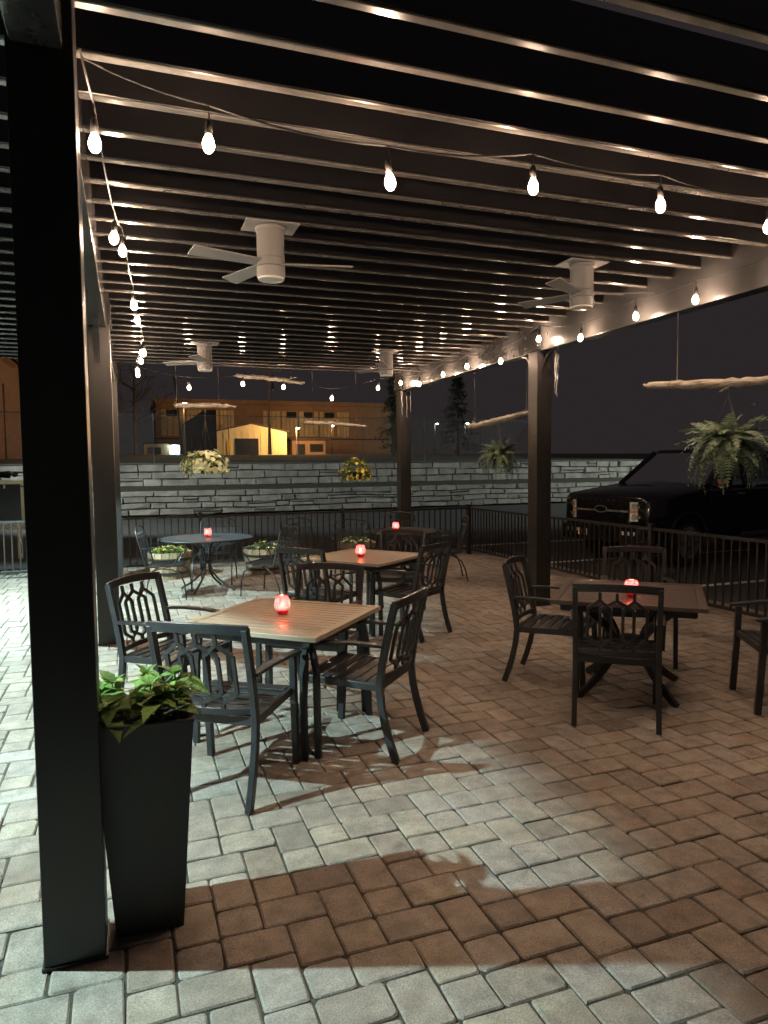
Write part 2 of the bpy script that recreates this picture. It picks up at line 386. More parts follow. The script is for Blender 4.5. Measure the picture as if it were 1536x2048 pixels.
# ------------------------------------------------------------------ string lights
def bulb_mesh():
    prof = [(.004, -.115), (.014, -.111), (.024, -.098), (.029, -.080), (.029, -.066), (.024, -.048), (.016, -.030), (.0135, -.018)]
    return MB().lathe(prof, 12)
BM = bulb_mesh().mesh('bulb', True); BM.materials.append(BULBG)
SM = MB().lathe([(.010, .045), (.017, .035), (.019, .0), (.019, -.02), (.015, -.024)], 10).mesh('socket', True); SM.materials.append(CORD)
def string_light(label, bulbs, drop=.15, anchors=None, extra=None):
    r = empty('string_light', bulbs[0], 0, label, 'string lights', 'warm string lights under the pergola')
    o0 = Vector(bulbs[0]); pts = []
    seq = [Vector(b) + Vector((0, 0, drop)) for b in bulbs]
    if anchors: seq = [Vector(anchors[0])] + seq + [Vector(anchors[1])]
    for i in range(len(seq) - 1):
        a, b = seq[i], seq[i + 1]; d = (b - a).length
        hump = Vector((0, 0, .0)); sag = .035 * d
        for t in range(6):
            q = t / 6; p = a.lerp(b, q) + Vector((0, 0, -sag * 4 * q * (1 - q)))
            pts.append(p - o0)
    pts.append(seq[-1] - o0)
    MB().tube(pts, .0045, 6).build('cord', CORD, r, smooth=True)
    for b in bulbs:
        p = Vector(b) - o0
        wire = MB().tube([p + Vector((0, 0, drop)), p + Vector((.004, 0, drop * .6)), p + Vector((0, 0, .075))], .0038, 6).build('drop_wire', CORD, r)
        g = place('bulb', BM, None, r, loc=p + Vector((0, 0, .055))); s = place('socket', SM, None, g); g.scale = (.84, .84, .84)
        tilt = rnd.gauss(0, .05); g.rotation_euler = (tilt, rnd.gauss(0, .05), 0)
        l = point_light('bulb_glow', r, p - Vector((0, 0, .005)), BULB_W, BULB_C, .03)
    return r
string_light('string of bulbs crossing the front of the pergola from near post', [(.35, 3.0, 2.97), (1.13, 3.0, 2.92), (1.87, 3.0, 2.99), (2.63, 3.0, 2.99), (3.38, 3.0, 2.96), (4.1, 3.0, 2.96)], anchors=((-.12, 3.0, 3.22), (4.4, 3.0, 3.2)))
string_light('string of bulbs running along the left beam to the back', [(-.084, 3.09, 2.95), (-.03, 4.294, 2.95), (.009, 5.0, 3.085), (.08, 5.98, 2.95), (.117, 6.7, 2.98), (.185, 7.6, 2.83), (.185, 8.4, 2.955), (.18, 9.0, 2.95), (.15, 9.75, 2.93), (.16, 10.3, 2.95)], anchors=((-.12, 2.9, 3.2), (.1, 11.2, 3.15)))
string_light('string of bulbs hung along the inside of the right beam', [(4.33, 3.75, 2.97), (4.33, 4.52, 2.97), (4.33, 5.23, 2.98), (4.33, 6.04, 2.93), (4.33, 6.81, 3.05), (4.33, 7.66, 2.93), (4.33, 8.57, 2.99), (4.33, 9.34, 2.98), (4.33, 10.22, 2.94), (4.33, 11.02, 3.05)], anchors=((4.38, 3.1, 3.2), (4.38, 11.3, 3.2)))
string_light('sagging string of bulbs across the far end of the pergola', [(3.89, 10.9, 2.94), (3.10, 10.9, 2.755), (2.32, 10.9, 2.91), (1.69, 10.9, 2.94), (.89, 10.9, 2.86)], anchors=((4.4, 10.9, 3.2), (.0, 10.9, 3.2)))

# ------------------------------------------------------------------ ceiling fans
def fan(x, y, angs, label):
    r = empty('ceiling_fan', (x, y, LZ - .012), 0, label, 'fan', 'grey ceiling fans under the louvres')
    MB().box((0, 0, 0), (.35, .24, .010)).build('mount_plate', GREY, r, bevel=.002)
    MB().lathe([(.075, -.005), (.098, -.010), (.098, -.032), (.090, -.036), (.090, -.21)], 28).build('motor_housing', GREY, r, smooth=True)
    MB().lathe([(.093, -.213), (.093, -.262), (.088, -.264)], 28).build('blade_hub', GREY, r, smooth=True)
    MB().lathe([(.093, -.267), (.093, -.325), (.091, -.332)], 28).build('light_body', GREY, r, smooth=True)
    MB().lathe([(.087, -.333), (.085, -.345), (.078, -.348)], 28).build('lens_disc', mat_lens, r, smooth=True)
    for a in angs:
        m = Matrix.Rotation(R(a), 3, 'Z'); tilt = R(13)
        b = MB(); P = []
        for t in range(7):
            q = t / 6; rr = .085 + .46 * q; w = .085 + .028 * q
            for sgn in (-1, 1):
                for h in (-.004, .004):
                    v = Vector((rr, sgn * w / 2, sgn * w / 2 * math.tan(tilt) + h)); P.append(m @ v + Vector((0, 0, -.238)))
        fs = []
        for t in range(6):
            o = 4 * t
            for a0, a1 in ((0, 1), (1, 3), (3, 2), (2, 0)): fs.append((o + a0, o + a1, o + 4 + a1, o + 4 + a0))
        fs += [(0, 1, 3, 2), (24, 26, 27, 25)]
        b.add(P, fs).build('fan_blade', GREY, r)
mat_lens = mat('opal fan lens', (.72, .70, .66), .4)
fan(.93, 4.70, (196, 350, 112), 'grey ceiling fan nearest the front on the left side')
fan(3.43, 4.78, (118, 212, 335), 'grey ceiling fan hanging beside the right beam near the front')
fan(.96, 9.26, (150, 250, 20), 'grey ceiling fan over the mesh table at back left')
fan(3.38, 9.13, (120, 15, 240), 'grey ceiling fan at the far right near the back post')

# ------------------------------------------------------------------ chairs and tables
def slat_chair():
    r = empty('patio_chair')
    sw = .25                                         # half width at the posts
    def zc(z):                                       # rear post line: y at height z
        if z < .42: return -.235 - .10 * ((.42 - z) / .42) ** 1.6
        return -.235 - .10 * ((z - .42) / .48) ** 1.25
    for s in (-1, 1):
        MB().ribbon([(s * sw, zc(z), z) for z in (.004, .10, .2, .3, .42, .55, .68,   .8, .895)], .032, .040, side=(1, 0, 0)).build('rear_post', FURN, r, smooth=True, bevel=.003)
        MB().ribbon([(s * .262, .262, .002), (s * .262, .250, .2), (s * .262, .238, .42), (s * .262, .232, .62)], .034, .040, side=(1, 0, 0)).build('front_leg', FURN, r, smooth=True, bevel=.003)
        arm = [(s * .254, zc(.655) + .012, .655), (s * .268, -.10, .662), (s * .276, .06, .655), (s * .274, .2, .640), (s * .270, .285, .628)]
        MB().ribbon(arm, .052, .018, side=(1, 0, 0)).build('armrest', FURN, r, smooth=True, bevel=.004)
    for zz, nm in ((.885, 'top_rail'), (.47, 'lower_rail')):
        pts = []
        for i in range(9):
            t = -1 + 2 * i / 8; pts.append((t * (sw + (.014 if nm == 'top_rail' else -.014)), zc(zz) - .035 * (1 - t * t), zz + (.012 * (1 - t * t) if nm == 'top_rail' else 0)))
        hh = .050 if nm == 'top_rail' else .034
        MB().ribbon(pts, .022, hh, side=(0, 1, 0)).build(nm, FURN, r, smooth=True, bevel=.003)
    def bp(t, z): return (t * sw, zc(z) - .035 * (1 - t * t), z)
    zt, za, zb, zl, z0, z1 = .862, .815, .755, .560, .512, .482
    lat = MB()
    V = [-.70, -.40, -.14, .14, .40, .70]
    for v in V: lat.ribbon([bp(v, zl), bp(v, .66), bp(v, zb)], .019, .016, side=(1, 0, 0))
    for pk, l, rr in ((-.40, -.70, -.14), (0, -.40, .40), (.40, .14, .70)):
        lat.ribbon([bp(pk, za), bp(pk, zt + .004)], .019, .016, side=(1, 0, 0)); lat.ribbon([bp(pk, z1 - .004), bp(pk, z0)], .019, .016, side=(1, 0, 0))
        for e in (l, rr):
            lat.ribbon([bp(pk, za), bp((pk + e) / 2, (za + zb) / 2), bp(e, zb)], .0155, .019, side=(0, 1, 0)); lat.ribbon([bp(pk, z0), bp((pk + e) / 2, (z0 + zl) / 2), bp(e, zl)], .0155, .019, side=(0, 1, 0))
    lat.build('back_lattice', FURN, r)
    sf = MB()
    for s in (-1, 1): sf.ribbon([(s * .248, -.235, .415), (s * .248, .245, .425)], .026, .042, side=(1, 0, 0))
    sf.ribbon([(-.245, .238, .425), (.245, .238, .425)], .026, .042, side=(0, 1, 0)); sf.ribbon([(-.245, -.232, .415), (.245, -.232, .415)], .026, .042, side=(0, 1, 0))
    sf.build('seat_frame', FURN, r, bevel=.003)
    for i in range(6):
        y = -.180 + i * .0735
        MB().box((0, y, .432 + .012 * (i / 5) - .008 * math.sin(i / 5 * math.pi)), (.47, .056, .012)).build('seat_slat', FURN, r, bevel=.002)
    return r
chair0 = slat_chair(); used = [False]
def put_chair(x, y, f, label, group):
    o = chair0 if not used[0] else copy_tree(chair0); used[0] = True
    o.location = (x, y, 0); o.rotation_euler = (0, 0, math.atan2(-f[0], f[1])); tag(o, label, 'chair', group)
    return o
def table(x, y, rz, size, top, label, kind):
    r = empty('patio_table', (x, y, 0), rz, label, 'table', 'square slatted patio tables')
    h = .72; s = size / 2; bw = .055
    for sx, sy, dx, dy in ((0, 1, size, bw), (0, -1, size, bw), (1, 0, bw, size - 2 * bw - .002), (-1, 0, bw, size - 2 * bw - .002)):
        MB().box((sx * (s - bw / 2), sy * (s - bw / 2), h - .014), (dx, dy, .028)).build('top_border', top, r, bevel=.003)
    n = 13; w = (size - 2 * bw) / n
    for i in range(n):
        MB().box((0, -s + bw + w * (i + .5), h - .013), (size - 2 * bw - .003, w - .007, .018)).build('top_slat', top, r, bevel=.002)
    ap = MB(); q = s - .07
    for k in (-1, 1):
        ap.box((0, k * q, h - .055), (2 * q, .022, .05)); ap.box((k * q, 0, h - .056), (.022, 2 * q - .03, .05)); ap.box((k * .15, 0, h - .034), (.03, 2 * q - .03, .012))
    ap.build('apron', FURN, r, bevel=.002)
    if kind == 'straight':
        for sx in (-1, 1):
            for sy in (-1, 1):
                l = empty('leg'); l.parent = r
                for a, (dx, dy) in enumerate(((.0, .055), (.055, .0))):
                    x0, y0 = sx * (q + .012 - dx), sy * (q + .012 - dy)
                    MB().ribbon([(x0 - sx * .035 * (a == 0), y0 - sy * .035 * (a == 1), h - .05), (x0, y0, h - .22), (x0 + sx * .004, y0 + sy * .004, .3), (x0 + sx * .01, y0 + sy * .01, .002)], .038, .026, side=(1, 0, 0)).build('leg_bar', FURN, l, smooth=True, bevel=.003)
    else:
        for a in range(4):
            ang = R(45 + 90 * a); c, sn = math.cos(ang), math.sin(ang); pts = []
            for i in range(13):
                t = i / 12; z = .006 + t * (h - .055); rr = .12 + .40 * abs(t - .52) ** 1.7 * 2.6 if t < .52 else .12 + .34 * (t - .52) ** 1.5 * 3.0
                pts.append((c * rr, sn * rr, z))
            MB().ribbon(pts, .030, .05, side=(-sn, c, 0)).build('leg', FURN, r, smooth=True, bevel=.003)
        MB().lathe([(.10, .36), (.11, .365), (.11, .385), (.10, .39)], 20).build('leg_ring', FURN, r, smooth=True)
    return r
A1 = math.atan2(4.351 - 4.977, 1.549 - .851)
g1, g2, g3 = 'chairs around the nearest tan table', 'chairs around the middle tan table', 'chairs around the dark table on the right'
table(.895, 4.338, A1, .945, TAUPE, 'square tan slatted table nearest the planter, red candle on it', 'straight')
put_chair(.27, 4.86, (.77, -.64), 'dark lattice-back chair left of the nearest tan table, beside the second post', g1)
put_chair(.47, 3.69, (.56, .83), 'dark lattice-back chair just behind the leafy black planter, its back to the camera', g1)
put_chair(1.28, 3.97, (-.73, .68), 'dark lattice-back chair at the right corner of the nearest tan table', g1)
put_chair(1.23, 4.84, (-.57, -.82), 'dark lattice-back chair tucked behind the nearest tan table, facing the camera', g1)
A2 = math.atan2(6.811 - 7.597, 2.916 - 2.294)
table(2.30, 6.94, A2, .97, TAUPE, 'square tan slatted table in the middle of the patio', 'straight')
put_chair(1.71, 6.46, (.77, .63), 'dark lattice-back chair at the left of the middle tan table', g2)
put_chair(2.56, 6.36, (-.55, .83), 'dark lattice-back chair right of the middle tan table, back to camera', g2)
put_chair(2.77, 7.22, (-.56, -.83), 'dark lattice-back chair behind the middle tan table, facing the camera', g2)
table(3.415, 4.15, A1, 1.0, DKTOP, 'square dark brown table on curved legs near the right post', 'curved')
put_chair(3.07, 4.57, (.68, -.73), 'dark chair seen side-on left of the dark brown table', g3)
put_chair(3.0, 3.77, (.62, .79), 'dark chair in front of the dark brown table, back to the camera', g3)
put_chair(4.02, 4.78, (-.55, -.83), 'dark chair behind the dark brown table, before the picket fence', g3)
put_chair(4.19, 3.49, (-.86, .5), 'dark chair cut off by the right edge of the picture', g3)

# candle jars
def candle(x, y, z, label):
    r = empty('candle_jar', (x, y, z), rnd.random() * 3, label, 'candle', 'red glass candle jars')
    m = MB(); n = 22; prof = [(.026, .0), (.030, .004), (.030, .012), (.040, .022), (.048, .045), (.050, .062), (.047, .085), (.040, .105), (.037, .116), (.039, .122)]
    vs = []
    rg = random.Random(5)
    for i, (rr, zz) in enumerate(prof):
        for k in range(n):
            q = rr * (1 + (rg.random() - .5) * (.06 if 2 < i < 8 else .0)); t = 2 * math.pi * k / n
            vs.append((q * math.cos(t), q * math.sin(t), zz))
    fs = [(i * n + k, i * n + (k + 1) % n, (i + 1) * n + (k + 1) % n, (i + 1) * n + k) for i in range(len(prof) - 1) for k in range(n)]
    fs.append(tuple(range(n - 1, -1, -1))); m.add(vs, fs).build('glass_jar', REDG, r)
    w = MB().lathe([(.022, .012), (.030, .016), (.030, .045), (.004, .046)], 14).build('wax', WAX, r, smooth=True)
    MB().lathe([(.001, .048), (.006, .054), (.0075, .062), (.004, .074), (.0006, .084)], 10).build('flame', FLAME, r, smooth=True)
    point_light('candle_glow', r, (0, 0, .066), CANDLE_W, (1.0, .56, .36), .012)
def red_glass():
    m = bpy.data.materials.new('crackled red glass'); m.use_nodes = True; nt = m.node_tree; nt.nodes.clear(); N, L = nt.nodes, nt.links
    tr = N.new('ShaderNodeBsdfTranslucent'); tr.inputs[0].default_value = (.95, .10, .15, 1)
    tp = N.new('ShaderNodeBsdfTransparent'); tp.inputs[0].default_value = (1.0, .22, .16, 1)
    gl = N.new('ShaderNodeBsdfGlossy'); gl.inputs['Roughness'].default_value = .12
    vo = N.new('ShaderNodeTexVoronoi'); vo.inputs['Scale'].default_value = 75; tc = N.new('ShaderNodeTexCoord'); L.new(tc.outputs['Object'], vo.inputs['Vector'])
    mr = N.new('ShaderNodeMapRange'); mr.inputs[1].default_value = 0; mr.inputs[2].default_value = .6; mr.inputs[3].default_value = .06; mr.inputs[4].default_value = .30; L.new(vo.outputs['Distance'], mr.inputs[0])
    bp = N.new('ShaderNodeBump'); bp.inputs['Strength'].default_value = .6; bp.inputs['Distance'].default_value = .004; L.new(vo.outputs['Distance'], bp.inputs['Height']); L.new(bp.outputs[0], gl.inputs['Normal'])
    a = N.new('ShaderNodeMixShader'); L.new(mr.outputs[0], a.inputs[0]); L.new(tr.outputs[0], a.inputs[1]); L.new(tp.outputs[0], a.inputs[2])
    b = N.new('ShaderNodeMixShader'); b.inputs[0].default_value = .06; L.new(a.outputs[0], b.inputs[1]); L.new(gl.outputs[0], b.inputs[2])
    o = N.new('ShaderNodeOutputMaterial'); L.new(b.outputs[0], o.inputs[0]); return m
REDG = red_glass(); WAX = mat('candle wax', (.85, .45, .38), .5, transl=.4)
candle(.894, 4.367, .7205, 'glowing red candle jar on the nearest tan table')
candle(2.243, 6.89, .7205, 'glowing red candle jar on the middle tan table')
candle(3.30, 3.99, .7205, 'glowing red candle jar on the dark brown table')
candle(.99, 9.72, .7205, 'glowing red candle jar on the round mesh table at left')
candle(3.66, 9.56, .7205, 'glowing red candle jar on the far round table before the post')

# wrought iron set
def mesh_disc(R0, pitch, z, w=.0028, clip=None):
    b = MB(); n = int(R0 / pitch)
    for i in range(-n, n + 1):
        c = i * pitch; L = math.sqrt(max(R0 * R0 - c * c, 0)) - .004
        if L > .02:
            b.box((0, c, z), (2 * L, w, .003)); b.box((c, 0, z + .0032), (w, 2 * L, .003))
    return b
def round_table(x, y, Rr, label):
    r = empty('round_table', (x, y, 0), R(12), label, 'table', 'round mesh-top tables')
    mesh_disc(Rr, .019, .713, .0085).build('mesh_top', MESHM, r, fix=False)
    MB().tube([(Rr * math.cos(2 * math.pi * i / 48), Rr * math.sin(2 * math.pi * i / 48), .712) for i in range(49)], .011, 8, cap=False).build('rim', IRON, r, smooth=True)
    for k in range(4):
        a = R(45 + 90 * k); c, s = math.cos(a), math.sin(a)
        pts = [(c * q, s * q, z) for q, z in ((.36, .70), (.22, .66), (.10, .58), (.055, .46), (.05, .34), (.075, .25), (.17, .15), (.29, .07), (.37, .03), (.385, .006))]
        MB().tube(pts, .014, 8).build('leg', IRON, r, smooth=True)
    MB().lathe([(.065, .37), (.07, .375), (.07, .40), (.065, .405)], 16).build('leg_collar', IRON, r, smooth=True)
def iron_chair():
    r = empty('iron_chair'); w = .25
    def by(z): return -.20 - .13 * (z - .42) / .5
    bf = MB()
    bf.tube([(-w, by(.42), .42), (-w, by(.7), .7), (-w * .98, by(.86), .86), (-w * .8, by(.9), .895), (-w * .4, by(.92), .915), (0, by(.93), .93), (w * .4, by(.92), .915), (w * .8, by(.9), .895), (w * .98, by(.86), .86), (w, by(.7), .7), (w, by(.42), .42)], .0095, 7)
    bf.tube([(-w, by(.79), .79), (w, by(.79), .79)], .006, 6)
    bf.build('back_frame', IRON, r, smooth=True)
    sc_ = MB()
    for cx in (-.15, -.05, .05, .15):
        pts = [(cx + .045 * math.cos(t) * (1 - t / 9), by(.84), .842 + .034 * math.sin(t) * (1 - t / 9)) for t in [i * .6 for i in range(14)]]
        sc_.tube(pts, .0042, 5)
    sc_.build('back_scrolls', IRON, r, smooth=True)
    ms = MB()
    for i in range(27): z = .43 + i * .0133; ms.box((0, by(z) - .006, z), (2 * w - .012, .0032, .0042))
    for i in range(9): ms.ribbon([(-w + .05 * (i + 1), by(.42), .42), (-w + .05 * (i + 1), by(.79), .79)], .004, .003, side=(1, 0, 0))
    ms.build('back_mesh', MESHM, r, fix=False)
    st = MB()
    for i in range(32): y = -.2 + i * .0135; st.box((0, y, .425 + .012 * (y + .2)), (.49, .004, .0035))
    for i in range(13): st.box((-.24 + i * .04, .01, .4245), (.004, .43, .0035))
    st.build('seat_mesh', MESHM, r, fix=False)
    MB().tube([(-.25, -.2, .425), (-.25, .2, .43), (-.2, .24, .432), (.2, .24, .432), (.25, .2, .43), (.25, -.2, .425), (-.25, -.2, .425)], .009, 7).build('seat_rim', IRON, r, smooth=True)
    for s in (-1, 1):
        MB().tube([(s * .25, by(.66), .66), (s * .285, -.08, .672), (s * .295, .08, .665), (s * .29, .2, .64), (s * .285, .23, .60), (s * .27, .18, .52), (s * .25, .12, .43)], .0085, 7).build('armrest', IRON, r, smooth=True)
        MB().tube([(s * .25, -.17, .425), (s * .26, -.05, .405), (s * .27, .12, .385), (s * .275, .22, .33), (s * .275, .265, .2), (s * .275, .28, .006)], .0095, 7).build('front_leg', IRON, r, smooth=True)
        MB().tube([(s * .25, .10, .425), (s * .25, -.10, .38), (s * .255, -.22, .30), (s * .26, -.28, .16), (s * .26, -.31, .006)], .0095, 7).build('rear_leg', IRON, r, smooth=True)
    return r
ich = iron_chair(); iu = [False]
def put_iron(x, y, f, label):
    o = ich if not iu[0] else copy_tree(ich); iu[0] = True
    o.location = (x, y, 0); o.rotation_euler = (0, 0, math.atan2(-f[0], f[1])); tag(o, label, 'chair', 'wrought iron mesh chairs at the round tables')
round_table(.967, 9.70, .62, 'round mesh-top iron table at back left with red candle')
round_table(3.72, 9.45, .55, 'round iron table at the far right, before the back post')
put_iron(.42, 9.38, (.93, -.2), 'iron mesh chair left of the back left round table')
put_iron(1.14, 10.30, (-.28, -.95), 'iron scroll-back chair behind the back left round table, against the fence')
put_iron(1.70, 9.02, (-.73, .68), 'iron mesh chair right of the back left round table')
put_iron(2.35, 9.6, (.3, -.9), 'iron mesh chair between the two round tables')
put_iron(3.05, 9.58, (.45, .89), 'iron scroll-back chair left of the far round table')
put_iron(3.97, 10.15, (-.3, -.95), 'iron scroll-back chair behind the far round table, against the post')
put_iron(4.28, 9.22, (-.9, .3), 'iron chair at the right end of the far round table')

# half barrels
def blossom_cluster(n, fx, size, rg):
    b = MB()
    for _ in range(n):
        p, nrm = fx(); a, c = frame_for(nrm); s = size * (.7 + .6 * rg.random()); k = 6
        vs = [p + nrm * s * .05]
        for i in range(k * 2):
            t = math.pi * i / k; rr = s * (1 if i % 2 == 0 else .72); vs.append(p + a * rr * math.cos(t) + c * rr * math.sin(t) + nrm * s * .32)
        b.add(vs, [(0, 1 + i, 1 + (i + 1) % (2 * k)) for i in range(2 * k)])
    return b
def leaf_cluster(n, fx, size, rg):
    b = MB()
    for _ in range(n):
        p, nrm = fx(); d = (nrm + Vector((rg.gauss(0, .7), rg.gauss(0, .7), rg.gauss(0, .5)))).normalized(); a, c = frame_for(d); s = size * (.6 + .8 * rg.random())
        b.add([p, p + d * s * .5 + a * s * .28 + c * .1 * s, p + d * s + c * -.1 * s, p + d * s * .5 - a * s * .28 + c * .1 * s], [(0, 1, 2), (0, 2, 3)])
    return b
def barrel(x, y, label, petals, seed):
    rg = random.Random(seed)
    r = empty('barrel_planter', (x, y, 0), rg.random(), label, 'planter', 'half barrel planters by the back fence')
    n = 18
    for k in range(n):
        a0, a1 = 2 * math.pi * (k + .04) / n, 2 * math.pi * (k + .96) / n; vs = []
        dz = rg.gauss(0, .004)
        for rr, z in ((.255, .0), (.29, .14), (.315, .28), (.325, .40 + dz)):
            for q in (rr, rr - .025):
                for a in (a0, a1): vs.append((q * math.cos(a), q * math.sin(a), z))
        fs = [(0, 1, 3, 2), (12, 14, 15, 13)]
        for i in range(3):
            o = 4 * i; fs += [(o, o + 4, o + 5, o + 1), (o + 2, o + 3, o + 7, o + 6), (o, o + 2, o + 6, o + 4), (o + 1, o + 5, o + 7, o + 3)]
        MB().add(vs, fs).build('stave', STAVE, r)
    for z, rr in ((.09, .283), (.30, .3225)):
        MB().lathe([(rr - .004, z - .018), (rr + .004, z - .018), (rr + .008, z + .018), (rr, z + .018)], 36, cap=False).build('hoop', IRON, r, smooth=True)
    MB().lathe([(.0, .365), (.15, .372), (.296, .36)], 20, cap=False).build('soil', SOIL, r)
    def fx():
        t = rg.random() * 6.283; q = math.sqrt(rg.random()) * .24; h = .37 + rg.random() * .13 * (1 - q / .3)
        nr = Vector((math.cos(t) * q * 3, math.sin(t) * q * 3, 1)).normalized(); return Vector((q * math.cos(t), q * math.sin(t), h)), nr
    leaf_cluster(260, fx, .06, rg).build('foliage', PETG, r, fix=False)['kind'] = 'stuff'
    def fy():
        p, nr = fx(); return p + nr * .05, nr
    blossom_cluster(26, fy, .026, rg).build('blossoms', petals, r, fix=False)['kind'] = 'stuff'
barrel(.55, 11.05, 'half barrel planter of yellow flowers at left, behind mesh chair', PETY, 11)
barrel(1.97, 10.95, 'half barrel planter right of the back left round table', PETW, 12)
barrel(3.55, 11.1, 'half barrel planter behind the far round table', PETW, 13)

# ------------------------------------------------------------------ picket fence
def fence(p0, p1, label, gap=.105, h=.88):
    p0, p1 = Vector((*p0, 0)), Vector((*p1, 0)); d = p1 - p0; L = d.length; d.normalize(); rz = math.atan2(d.y, d.x)
    r = empty('picket_fence', p0, rz, label, 'fence', 'black picket fences round the patio')
    n = max(1, round(L / 2.4)); seg = L / n
    for i in range(n + 1):
        MB().box((i * seg, 0, .46), (.058, .058, .92)).build('fence_post', BLK, r, bevel=.003); MB().box((i * seg, 0, .926), (.066, .066, .012)).build('post_cap', BLK, r, bevel=.003)
    PK = MB().box((0, 0, 0), (.019, .019, .74)).mesh('picket'); PK.materials.append(BLK)
    for i in range(n):
        a = i * seg + .03; b = (i + 1) * seg - .03
        for z in (.865, .105): MB().box(((a + b) / 2, 0, z), (b - a, .03, .035)).build('rail', BLK, r, bevel=.002)
        k = int((b - a) / gap)
        for j in range(1, k): place('picket', PK, None, r, loc=(a + (b - a) * j / k, 0, .485))
fence((-6.2, 11.95), (5.95, 11.75), 'black picket fence along the back of the patio before the stone wall')
fence((5.95, 11.70), (5.95, 2.0), 'black picket fence along the right side before the truck')

# ------------------------------------------------------------------ planter and its plants
pl = empty('tall_planter', (.03, 2.66, 0), R(-3), 'tall tapered black planter beside the nearest post', 'planter')
def frustum(w0, w1, z0, z1, d=1.0):
    a, b = w0 / 2, w1 / 2
    return MB().add([(-a, -a, z0), (a, -a, z0), (a, a, z0), (-a, a, z0), (-b, -b, z1), (b, -b, z1), (b, b, z1), (-b, b, z1)], [(3, 2, 1, 0), (0, 1, 5, 4), (1, 2, 6, 5), (2, 3, 7, 6), (3, 0, 4, 7)])
frustum(.228, .333, .0, .775).build('outer_shell', PLANTER, pl, fix=False, bevel=.002)
rim = MB()
for sx, sy, dx, dy in ((0, -1, .338, .016), (0, 1, .338, .016), (-1, 0, .016, .306), (1, 0, .016, .306)): rim.box((sx * .161, sy * .161, .770), (dx, dy, .014))
rim.build('rim', PLANTER, pl, bevel=.003)
inn = MB()
for k in range(4):
    m = Matrix.Rotation(k * math.pi / 2, 3, 'Z'); inn.add([m @ Vector(v) for v in ((-.152, -.152, .69), (.152, -.152, .69), (.154, -.154, .768), (-.154, -.154, .768))], [(0, 1, 2, 3)])
inn.build('inner_wall', mat('rusty brown inner wall', (.10, .055, .032), .7, var=.3, scale=14), pl, fix=False)
sg = MB(); n = 14; rg = random.Random(4)
sg.add([(-.15 + .3 * i / n, -.15 + .3 * j / n, .725 + rg.gauss(0, .007)) for j in range(n + 1) for i in range(n + 1)], [(j * (n + 1) + i, j * (n + 1) + i + 1, (j + 1) * (n + 1) + i + 1, (j + 1) * (n + 1) + i) for j in range(n) for i in range(n)])
sg.build('soil', SOIL, pl, fix=False)
def leaf_geo(L, W, droop, rg):
    n = 7; vs = []
    for i in range(n + 1):
        t = i / n; w = W * math.sin(math.pi * (t ** .8)) ** .85 * (1 - .25 * t) * (1 + (.10 if i % 2 else -.08)) if 0 < i < n else .002
        z = -droop * t * t * L; f = .22 * w
        vs += [(t * L, -w, z + f), (t * L, 0, z), (t * L, w, z + f * .9)]
    fs = []
    for i in range(n):
        o = 3 * i; fs += [(o, o + 3, o + 4, o + 1), (o + 1, o + 4, o + 5, o + 2)]
    m = MB(); m.add(vs, fs); me = m.mesh('leaf', True); me.materials.append(LEAFG); return me
LM = [leaf_geo(.098, .035, .45, rg), leaf_geo(.086, .032, .8, rg), leaf_geo(.078, .028, .2, rg), leaf_geo(.104, .037, .9, rg)]
plants = [(-.105, -.09, .11, 'small bedding plant at the front left corner of the black planter'), (.005, -.055, .15, 'bedding plant at the front centre of the black planter'), (.11, -.08, .14, 'bedding plant at the front right of the black planter'),
          (-.075, .03, .15, 'bedding plant at the back left of the black planter'), (.025, .06, .165, 'tallest bedding plant at the back of the black planter'), (.115, .04, .155, 'bedding plant at the back right of the black planter'), (-.12, .10, .13, 'bedding plant in the far left corner of the black planter'), (.06, -.115, .11, 'low bedding plant leaning over the front rim of the black planter')]
for (px, py, h, lab) in plants:
    q = empty('bedding_plant', (.03 + px, 2.66 + py, .722), rg.random() * 6, lab, 'plant', 'green bedding plants in the tall planter')
    lean = (rg.gauss(0, .02), rg.gauss(0, .02))
    MB().tube([(0, 0, -.01), (lean[0] * .4, lean[1] * .4, h * .5), (lean[0], lean[1], h)], [.005, .004, .0025], 6).build('stem', LEAFG, q)
    lv = max(5, int(h / .024)); ang = rg.random() * 6
    for i in range(lv):
        t = .45 + .55 * i / (lv - 1); z = h * t
        for s in range(2 if i < lv - 1 else 5):
            a = ang + s * (math.pi if i < lv - 1 else 1.257) + rg.gauss(0, .25)
            o = place('leaf', LM[rg.randrange(4)], None, q, loc=(lean[0] * t, lean[1] * t, z)); sc_ = (1.12 - .5 * abs(t - .62)) * (.75 if i == lv - 1 else 1.0) * rg.uniform(.85, 1.15)
            o.scale = (sc_, sc_, sc_); o.rotation_euler = (rg.gauss(0, .2), -rg.uniform(.0, .75) if i < lv - 1 else -rg.uniform(.5, 1.1), a)
        ang += math.pi / 2 + rg.gauss(0, .15)

